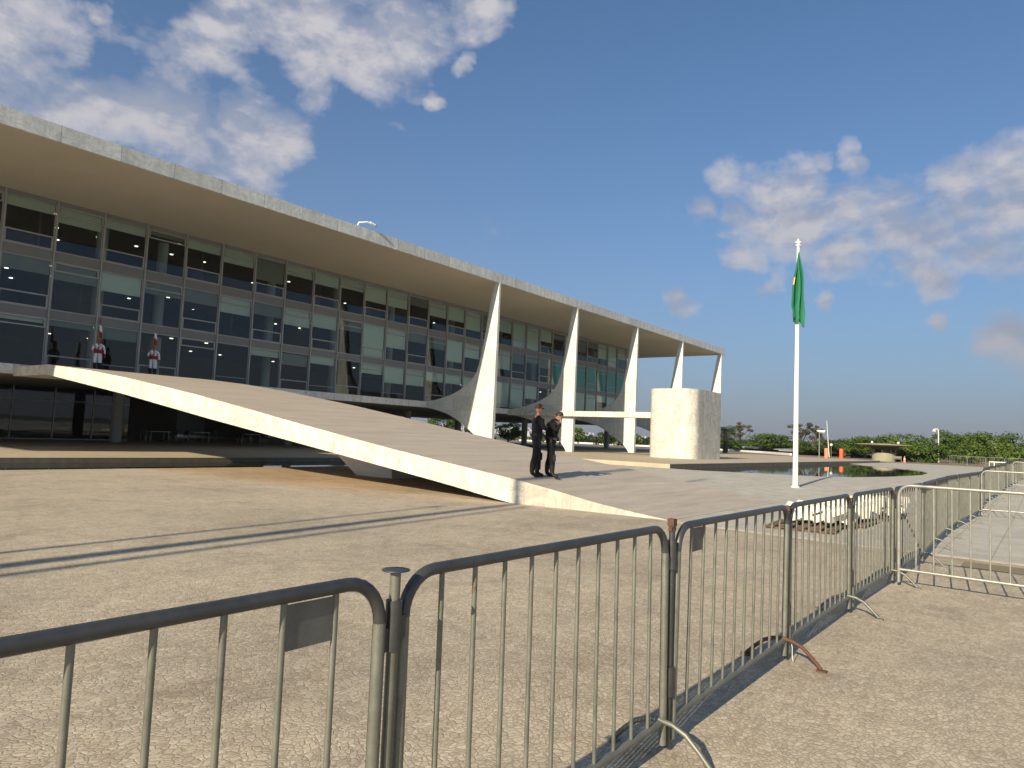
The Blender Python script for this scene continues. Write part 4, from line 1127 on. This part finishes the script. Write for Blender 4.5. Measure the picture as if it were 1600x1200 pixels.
# ------------------------------------------------------------------ far things: lamps, bollards, kiosk, walls, cars
def lamp1(x, y, h, label):
    t = thing('street_lamp', label, 'street lamp', (x, y, 0), 0, None)
    mb = MB(); mb.tube([(0, 0, 0), (0, 0, h - .25), (-.03, .1, h - .02), (-.15, .35, h + .02), (-.2, .5, h - .1)], [.10, .075, .06, .05, .05], 10); mb.build('pole', M['white_paint'], t)
    mb = MB(); mb.lathe([(.06, .12), (.14, .0), (.28, -.26), (.26, -.28)], 14, (-.22, .55, h - .1)); mb.build('lamp_shade', M['white_paint'], t)
lamp1(125, 13.2, 5.15, 'white street lamp with a bell shaped head before the green trees')
t = thing('street_lamp', 'slim grey street lamp with flat twin heads beyond the terrace', 'street lamp', (99.5, 24.2, 0))
mb = MB(); mb.tube([(0, 0, 0), (0, 0, 3.75)], [.07, .045], 8); mb.build('pole', M['galv_clean'], t)
mb = MB(); mb.box(-.12, .12, -.75, .3, 3.72, 3.86); mb.box(-.1, .1, -.7, .1, 3.60, 3.70); mb.build('lamp_head', M['white_paint'], t)
t = thing('antenna_mast', 'thin pale antenna mast leaning slightly behind the faded bollard', 'mast', (118, 27.2, 0)); mb = MB(); mb.tube([(0, -.0, 0), (.1, .45, 5.9)], [.07, .03], 6); mb.build('pole', M['white_paint'], t)
mb = MB(); mb.lathe([(.1, 0), (.1, .15)], 8); mb.build('base', M['galv'], t)
t = thing('globe_lamp', 'small white globe lamp on a short post above the orange bollard', 'lamp', (110, 25.1, 0)); mb = MB(); mb.tube([(0, 0, 0), (0, 0, 1.85)], .05, 6); mb.build('post', M['galv'], t)
mb = MB(); mb.sphere((0, 0, 2.02), .2); mb.build('globe', M['white_paint'], t)
for (x, y, mt, lab) in ((102.5, 24.0, 'orange_pale', 'faded orange cylindrical bollard at the far end of the pool, left one'), (100.8, 21.75, 'orange', 'bright orange cylindrical bollard at the far end of the pool, right one')):
    t = thing('bollard', lab, 'bollard', (x, y, 0), 0, 'orange bollards beyond the pool')
    mb = MB(); mb.lathe([(.26, 0), (.26, 1.45), (.24, 1.5)], 16); mb.build('body', M[mt], t)
    mb = MB(); mb.lathe([(.32, 0), (.32, .06)], 16); mb.build('foot', M[mt], t)
t = thing('traffic_cone', 'orange traffic cone standing on the dry verge right of the kiosk', 'cone', (109, 15.5, .012))
mb = MB(); mb.lathe([(.17, .04), (.04, .85)], 12); mb.build('cone', M['orange_pale'], t); mb = MB(); mb.box(-.22, .22, -.22, .22, 0, .04); mb.build('base', M['orange'], t)
mb = MB(); mb.lathe([(.132, .40), (.095, .58)], 12); mb.build('band', M['white_paint'], t)
# kiosk
kx, ky = 110, 18.2
t = thing('kiosk', 'round concrete guard kiosk with a wide flat roof beyond the pool', 'kiosk', (kx, ky, 0))
mb = MB(); mb.lathe([(1.5, 0), (1.5, 1.2)], 32); mb.build('base_wall', M['kiosk'], t)
mb = MB(); mb.lathe([(1.4, 1.2), (1.4, 1.62)], 24); mb.build('window_band', M['black_gloss'], t)
mb = MB()
for k in range(8): a = k * pi / 4; mb.tube([(1.45 * cos(a), 1.45 * sin(a), 1.2), (1.45 * cos(a), 1.45 * sin(a), 1.62)], .09, 6)
mb.build('window_posts', M['kiosk'], t)
mb = MB(); mb.lathe([(1.5, 1.62), (1.75, 1.95), (2.4, 2.15)], 32, sharp=True); mb.build('upper_wall', M['kiosk_dark'], t)
mb = MB(); mb.lathe([(2.4, 2.15), (3.7, 2.28), (3.72, 2.36), (.5, 2.50)], 40, sharp=True); mb.build('roof', M['kiosk'], t)
for k, (dx, dy) in enumerate(((0, 1.5), (0, -1.8))):
    mb = MB(); mb.sphere((dx, dy, 2.62), .16); mb.build('roof_lamp', M['white_paint'], t)
t = thing('bench', 'dark bench with stacked seats beside the kiosk', 'bench', (109.0, 16.3, 0)); mb = MB(); mb.box(-.3, .3, -.5, .5, .40, .46); mb.build('seat', M['plate'], t)
mb = MB(); mb.box(-.25, -.2, -.45, -.4, 0, .4); mb.box(-.25, -.2, .4, .45, 0, .4); mb.box(.2, .25, -.45, -.4, 0, .4); mb.box(.2, .25, .4, .45, 0, .4); mb.build('legs', M['galv'], t)
mb = MB(); mb.box(-.3, -.26, -.5, .5, .5, .8); mb.build('backrest', M['plate'], t)
# white gate barrier
t = thing('road_gate', 'white tubular road gate behind the fence at far right', 'gate', (72, 3.9, .004), -.95 - .45)
mb = MB(); mb.tube([(0, 0, .0), (0, 0, .9), (2.6, 0, .9), (2.6, 0, .0)], .045, 8); mb.tube([(0, 0, .45), (2.6, 0, .45)], .03, 8); mb.build('frame', M['white_paint'], t)
mb = MB(); mb.tube([(.35, 0, .05), (.35, 0, .9)], .04, 8); mb.tube([(1.5, 0, .05), (1.5, 0, .9)], .04, 8); mb.tube([(1.8, 0, .05), (1.8, 0, .9)], .04, 8); mb.build('uprights', M['white_paint'], t)
# white parapet wall
def wall_run(pts, h, th, mat, name, label, cat, z0=0.0):
    mb = MB()
    for (x0, y0), (x1, y1) in zip(pts[:-1], pts[1:]):
        d = Vector((x1 - x0, y1 - y0)); n_ = Vector((-d.y, d.x)).normalized() * th / 2
        c = [(x0 + n_.x, y0 + n_.y), (x1 + n_.x, y1 + n_.y), (x1 - n_.x, y1 - n_.y), (x0 - n_.x, y0 - n_.y)]
        mb.add([(*p, z0) for p in c] + [(*p, z0 + h) for p in c], [(3, 2, 1, 0), (4, 5, 6, 7), (0, 1, 5, 4), (1, 2, 6, 5), (2, 3, 7, 6), (3, 0, 4, 7)])
    return tag(mb.build(name, mat), label, cat)
wall_run([(125, 35), (139, 44), (154, 58), (158, 84), (150, 112)], .55, .35, M['white_plaster'], 'parapet_wall', 'low white parapet wall along the road behind the palace', 'wall', .01)
t = thing('long_shed', 'long low shed with grey metal roof behind the white parapet', 'shed', (158, 50, 0), .95)
mb = MB(); mb.box(-14, 14, -3, 3, 0, .75); mb.build('wall', M['kiosk_dark'], t); mb = MB(); mb.box(-15, 15, -4, 4, .75, .95); mb.prism([(-4, .95), (4, .95), (0, 1.25)], 'x', -15, 15); mb.build('roof', M['metal_roof'], t)
t = thing('long_shed', 'grey roofed shed at the far side between the bollards and the kiosk', 'shed', (146, 33.5, 0), 1.25)
mb = MB(); mb.box(-9, 9, -2, 2, 0, .55); mb.build('wall', M['kiosk_dark'], t); mb = MB(); mb.box(-9.6, 9.6, -2.6, 2.6, .55, .75); mb.build('roof', M['metal_roof'], t)

def car(label, x, y, rz, paint, z=0.0):
    t = thing('parked_car', label, 'car', (x, y, z), rz, 'cars parked around the palace')
    prof = [(-2.15, .35), (-2.2, .75), (-2.0, .95), (-1.25, 1.02), (-.75, 1.42), (.65, 1.45), (1.25, 1.02), (2.0, .88), (2.2, .65), (2.15, .35)]
    mb = MB(); n = len(prof)
    vs_ = [(p[0], -.85 + (.15 if p[1] > 1.2 else 0), p[1]) for p in prof] + [(p[0], .85 - (.15 if p[1] > 1.2 else 0), p[1]) for p in prof]
    mb.add(vs_, [tuple(range(n)), tuple(range(2 * n - 1, n - 1, -1))] + [(i, (i + 1) % n, (i + 1) % n + n, i + n) for i in range(n)]); mb.build('body', paint, t)
    mb = MB()
    for sy in (-1, 1): mb.add([(-1.15, sy * .86, 1.03), (-.72, sy * .72, 1.38), (.6, sy * .72, 1.40), (1.1, sy * .86, 1.03)], [(0, 1, 2, 3)])
    mb.build('windows', M['black_gloss'], t)
    for sx in (-1.35, 1.35):
        for sy in (-.87, .87):
            mb = MB(); mb.tube([(sx, sy - .1, .33), (sx, sy + .1, .33)], .33, 18); mb.build('wheel', M['rubber'], t)
    for sy in (-.6, .6):
        mb = MB(); mb.box(2.14, 2.22, sy - .14, sy + .14, .62, .74); mb.build('headlight', M['white_paint'], t)
car('black car parked under the palace partly hidden by the rostrum', 92, 41.2, 1.9, M['car_paint'], .4)
car('dark car parked behind the palace columns near the two men', 66.5, 56, 2.2, M['car_paint'], .4)

# dim furniture in the open ground floor
def table(x, y, rz, label):
    t = thing('table', label, 'table', (x, y, .05), rz, 'tables in the open ground floor')
    mb = MB(); mb.box(-.7, .7, -.4, .4, .72, .76); mb.build('tabletop', M['white_plaster'], t)
    for sx in (-.62, .62):
        for sy in (-.34, .34): mb = MB(); mb.tube([(sx, sy, 0), (sx, sy, .72)], .03, 6); mb.build('leg', M['galv_clean'], t)
def chair(x, y, rz, label):
    t = thing('chair', label, 'chair', (x, y, .05), rz, 'chairs in the open ground floor')
    mb = MB(); mb.box(-.22, .22, -.22, .22, .43, .48); mb.build('seat', M['chair'], t); mb = MB(); mb.box(-.22, -.18, -.22, .22, .52, .9); mb.build('backrest', M['chair'], t)
    mb = MB()
    for sx in (-.2, .2):
        for sy in (-.2, .2): mb.tube([(sx, sy, 0), (sx, sy, .43 if sx > 0 else .9)], .018, 6)
    mb.build('legs', M['galv_clean'], t)
for i, (x, y) in enumerate(((24.4, 50.5), (28.0, 51.5), (31.5, 50))):
    table(x, y, .2 * i, '%s table from the left in the shadowy open ground floor' % ordn[i])
    chair(x - 1.0, y - .3, .3, 'chair left of the %s table in the shadowy ground floor' % ordn[i]); chair(x + 1.0, y - .2, 3.0, 'chair right of the %s table in the shadowy ground floor' % ordn[i])

# ------------------------------------------------------------------ trees
def tree_data(seed, w, h, nclump, leaves, leafsize, mat, trunk=True, flat=.75, open_=False, low=.12):
    r = random.Random(seed); mb = MB(); cl = []
    for i in range(nclump):
        for _ in range(50):
            u = Vector((r.uniform(-1, 1), r.uniform(-1, 1), r.uniform(-1, 1)))
            if u.length < 1 and (u.length > .35 or open_): break
        z = h * (.5 + low / 2) + u.z * h * (.5 - low / 2) * .86
        if u.z < -.3: u.x *= .85
        cl.append((Vector((u.x * w / 2 * .86, u.y * w / 2 * .86, z)), r.uniform(.10, .20) * w * (.62 if open_ else 1)))
    for c, cr in cl:
        for _ in range(leaves):
            d = Vector((r.gauss(0, 1), r.gauss(0, 1), r.gauss(0, 1) * flat)).normalized() * cr * (r.random() ** .4)
            p = c + Vector((d.x, d.y, d.z * flat)); s = leafsize * r.uniform(.6, 1.4)
            nrm = (d.normalized() + Vector((r.gauss(0, .5), r.gauss(0, .5), .5 + r.gauss(0, .4)))).normalized()
            a = nrm.orthogonal().normalized(); a.rotate(Matrix.Rotation(r.uniform(0, 6.28), 3, nrm)); b = nrm.cross(a)
            mb.add([p + a * s, p + b * s * .7, p - a * s, p - b * s * .7], [(0, 1, 2, 3)], 0)
    crown = mb.mesh('crown', mat, fix=False)
    tb = MB(); tb.tube([(0, 0, 0), (.05 * w * .2, 0, h * .3), (0, .03 * w, h * .6)], [.045 * h, .035 * h, .02 * h], 8)
    for c, cr in cl[:10 if open_ else 7]:
        st = Vector((0, 0, h * r.uniform(.2, .5))); tb.tube([st, (st + c) / 2 + Vector((0, 0, -.05 * h)), c], [.018 * h, .012 * h, .005 * h], 6)
    return crown, tb.mesh('trunk', M['bark'])
TD = {
    'round': [tree_data(11 + i, 7, 5.2, 30, 150, .15, M['leaf_a']) for i in range(3)],
    'dark': [tree_data(31 + i, 6, 5.2, 28, 150, .15, M['leaf_b']) for i in range(3)],
    'open': [tree_data(51 + i, 6, 6.5, 20, 60, .16, M['leaf_c'], open_=True, low=.5) for i in range(2)],
    'bush': [tree_data(71 + i, 5, 2.6, 22, 130, .13, M['leaf_a'], low=.0) for i in range(2)]}
def tree(kind, v, x, y, s, label, rz=0.0, name='tree', cat='tree', group=None, z=0):
    t = thing(name, label, cat, (x, y, z), rz, group); t.scale = s if isinstance(s, tuple) else (s, s, s)
    c, tr = TD[kind][v % len(TD[kind])]; link('crown', c, t); link('trunk', tr, t); return t
# right tree line; image x -> world along a line X ~ 128
import itertools
tree('bush', 0, 116.5, 17.0, (1.15, 1.3, 1.25), 'dense green bush just right of the kiosk', 0, 'bush', 'bush')
tree('bush', 1, 118.5, 13.6, (1.0, 1.2, 1.15), 'bright green bush left of the white street lamp', 1, 'bush', 'bush')
tree('round', 0, 131, 24.5, (1., 1.1, .74), 'green tree whose crown shows over the left half of the kiosk roof', 1)
tree('dark', 0, 134, 22.2, (1., 1., .72), 'dark green tree right behind the middle of the kiosk roof', 2)
tree('round', 1, 133, 19.5, (1.1, 1.2, .86), 'bright green tree rising over the right end of the kiosk roof', 0)
tree('round', 2, 133, 14.2, (1.1, 1.2, .98), 'broad green tree directly behind the white street lamp', 2)
tree('dark', 1, 136, 10.2, (1., 1.1, .98), 'dark tree just right of the white street lamp behind the barriers', 3)
tree('round', 0, 130, 8.2, (1.0, 1.1, .98), 'tall bright green tree in the middle of the right tree line', 4)
tree('round', 1, 130, 4.0, (1.0, 1.1, .95), 'bright green tree ending the tall part of the right tree line', 5)
tree('dark', 2, 134, .2, (1.2, 1.2, .84), 'low dark tree behind the far right barriers', 1)
tree('dark', 0, 134, -4.4, (1.2, 1.2, .86), 'dark tree at the right edge of the picture', 2)
tree('bush', 0, 124, 9.5, (1.1, 1.1, 1.3), 'green bush behind the first distant barriers', 2, 'bush', 'bush')
tree('bush', 1, 124, 4.5, (1.1, 1.1, 1.3), 'green bush behind the middle distant barriers', 3, 'bush', 'bush')
tree('bush', 0, 124, -.5, (1.1, 1.1, 1.25), 'dark edged bush behind the last distant barriers', 4, 'bush', 'bush')
# left group beyond the terrace
tree('round', 2, 146, 54, (1.1, 1.2, .62), 'low green tree right of the palm beyond the terrace', 0)
tree('open', 0, 150, 52.5, .98, 'dark open crowned tree left above the white parapet', 0)
tree('round', 0, 152, 46.8, (1.6, 1.6, .80), 'wide domed green tree over the middle of the white parapet', 1)
tree('dark', 1, 156, 44.5, (1.2, 1.2, .6), 'low dark tree between the domed tree and the flagpole', 2)
tree('open', 1, 150, 40.2, 1.06, 'sparse brown tree seen just right of the flagpole', 2)
tree('open', 0, 146, 36.4, .9, 'round brown open tree left of the twin headed lamp', 4)
tree('round', 1, 142, 36.5, (1.2, 1.2, .55), 'low green tree behind the twin headed lamp', 1)
tree('dark', 2, 140, 32.3, (1.0, 1.0, .66), 'dark rounded tree behind the faded orange bollard', 3)
tree('dark', 0, 142, 30.0, (.9, 1.0, .66), 'dark tree behind the bright orange bollard', 0)
tree('round', 2, 136, 27.6, (1, 1, .64), 'green tree just left of the kiosk roof', 2)
# trees seen under the palace
for i, (x, y, s, k, lab) in enumerate(((84, 78, .9, 'round', 'garden tree seen under the palace beside the first marble column'), (88, 74, .85, 'dark', 'garden tree seen under the palace left of the two men'), (92, 71, .75, 'round', 'garden tree seen under the palace between the two men and the first column'),
                                      (120, 76, .7, 'round', 'small garden tree seen under the palace right of the second column'), (128, 73, .62, 'dark', 'small garden tree seen under the palace before the dark round column'), (132, 69, .65, 'round', 'small garden tree seen through the gap left of the rostrum'),
                                      (70, 84, 1.0, 'dark', 'garden tree seen behind the open ground floor'), (56, 95, 1.1, 'round', 'garden tree seen through the ground floor behind the ramp'), (40, 100, 1.1, 'round', 'garden tree seen through the glass behind the left of the ramp'))):
    tree(k, i, x, y, s, lab, i)
# wood far behind: one mass
r = random.Random(99); mb = MB()
for i in range(230):
    a = r.uniform(-.08, .62); d = r.uniform(175, 230); c = Vector((d * cos(a), d * sin(a), r.uniform(.0, 1.6 + (1.2 if a < .1 else 0)))); cr = r.uniform(1.6, 3.0)
    for _ in range(55):
        q = Vector((r.gauss(0, 1), r.gauss(0, 1), r.gauss(0, 1))).normalized() * cr; p = c + Vector((q.x, q.y, q.z * .6)); s = r.uniform(.25, .5)
        n_ = (q.normalized() + Vector((0, 0, .5))).normalized(); A = n_.orthogonal().normalized(); B_ = n_.cross(A); mb.add([p + A * s, p + B_ * s, p - A * s, p - B_ * s], [(0, 1, 2, 3)])
tag(mb.build('wood', M['leaf_b'], fix=False), 'far belt of green wood behind the nearer trees', 'wood', kind='stuff')
# palm
t = thing('palm_tree', 'dark palm tree rising right beside the last marble column', 'palm tree', (108, 40.2, 0)); t.scale = (1.3, 1.3, 1.25)
mb = MB(); mb.tube([(0, 0, 0), (.1, 0, 1.6), (0, .1, 2.9)], [.3, .25, .2], 10); mb.build('trunk', M['bark'], t)
mb = MB()
for k in range(26):
    a = k * 2.4; el = .9 - .055 * k; pts = []
    for j in range(7):
        u = j / 6 * 2.4; pts.append(Vector((cos(a) * u * cos(el * (1 - j / 9)), sin(a) * u * cos(el * (1 - j / 9)), 2.9 + u * sin(el) - .22 * u * u)))
    for p, q in zip(pts[:-1], pts[1:]):
        for m_ in range(5):
            c = p.lerp(q, m_ / 5); dd = (q - p).normalized(); sdv = dd.cross(Vector((0, 0, 1))).normalized()
            for sg in (-1, 1): e = c + (sdv * sg + dd * .6 - Vector((0, 0, .35))) * .45; mb.add([c, c + dd * .06, e], [(0, 1, 2)])
mb.build('crown', M['leaf_b'], t, fix=False)

# ------------------------------------------------------------------ hills with the far city
mb = MB(); nxh, nyh = 60, 8; vs_ = []
for j in range(nyh + 1):
    for i in range(nxh + 1):
        a = -.3 + 1.7 * i / nxh; d = 3600 + j * 350
        hgt = (55 * sin(j / nyh * pi * .5)) * (.85 + .35 * sin(a * 9 + .6) + .2 * sin(a * 23)) * (1 if a > .25 else max(0.0, (a + .1) / .35))
        vs_.append((d * cos(a), d * sin(a), -2 + max(-1, hgt)))
mb.add(vs_, [(j * (nxh + 1) + i, j * (nxh + 1) + i + 1, (j + 1) * (nxh + 1) + i + 1, (j + 1) * (nxh + 1) + i) for j in range(nyh) for i in range(nxh)], 0, True)
struct(mb.build('hills', M['hill'], fix=False))
mb = MB(); r = random.Random(4)
for i in range(420):
    a = r.uniform(.35, .75); d = r.uniform(3600, 5400); j = (d - 3600) / 350
    hgt = -2 + (55 * sin(min(1, j / nyh) * pi * .5)) * (.85 + .35 * sin(a * 9 + .6) + .2 * sin(a * 23))
    w = r.uniform(12, 30); h = r.uniform(6, 26); x, y = d * cos(a), d * sin(a); mb.box(x - w / 2, x + w / 2, y - w / 2, y + w / 2, hgt - 10, hgt + h)
tag(mb.build('city', M['city'], fix=False), 'far pale city scattered over the hazy hills', 'city', kind='stuff')

# everything standing on the risen part of the plaza
bpy.context.view_layer.update()
for o in list(COL.objects):
    if o.parent is None and o.location.x > 36 and o.location.x < 260 and o.location.z < .1 and 'category' in o and o['category'] not in ('building', 'rostrum') and o.type == 'EMPTY' and not (o['category'] == 'barrier' and o.get('group', '').startswith('steel')):
        o.location.z += RISE
# ------------------------------------------------------------------ haze
HAZE = True
if HAZE:
    mb = MB(); mb.box(-300, 7200, -3000, 5200, -1.9, 160)
    hz_o = mb.build('haze', None)
    m = bpy.data.materials.new('haze_air'); m.use_nodes = True; nt = m.node_tree; nt.nodes.clear()
    o = N(nt, 'ShaderNodeOutputMaterial'); pv = N(nt, 'ShaderNodeVolumePrincipled'); pv.inputs['Color'].default_value = (.80, .84, .95, 1); pv.inputs['Density'].default_value = .00014; pv.inputs['Anisotropy'].default_value = .3
    nt.links.new(pv.outputs[0], o.inputs['Volume']); hz_o.data.materials.clear(); hz_o.data.materials.append(m)
    tag(hz_o, 'thin dusty haze over the whole view', 'haze', kind='stuff')
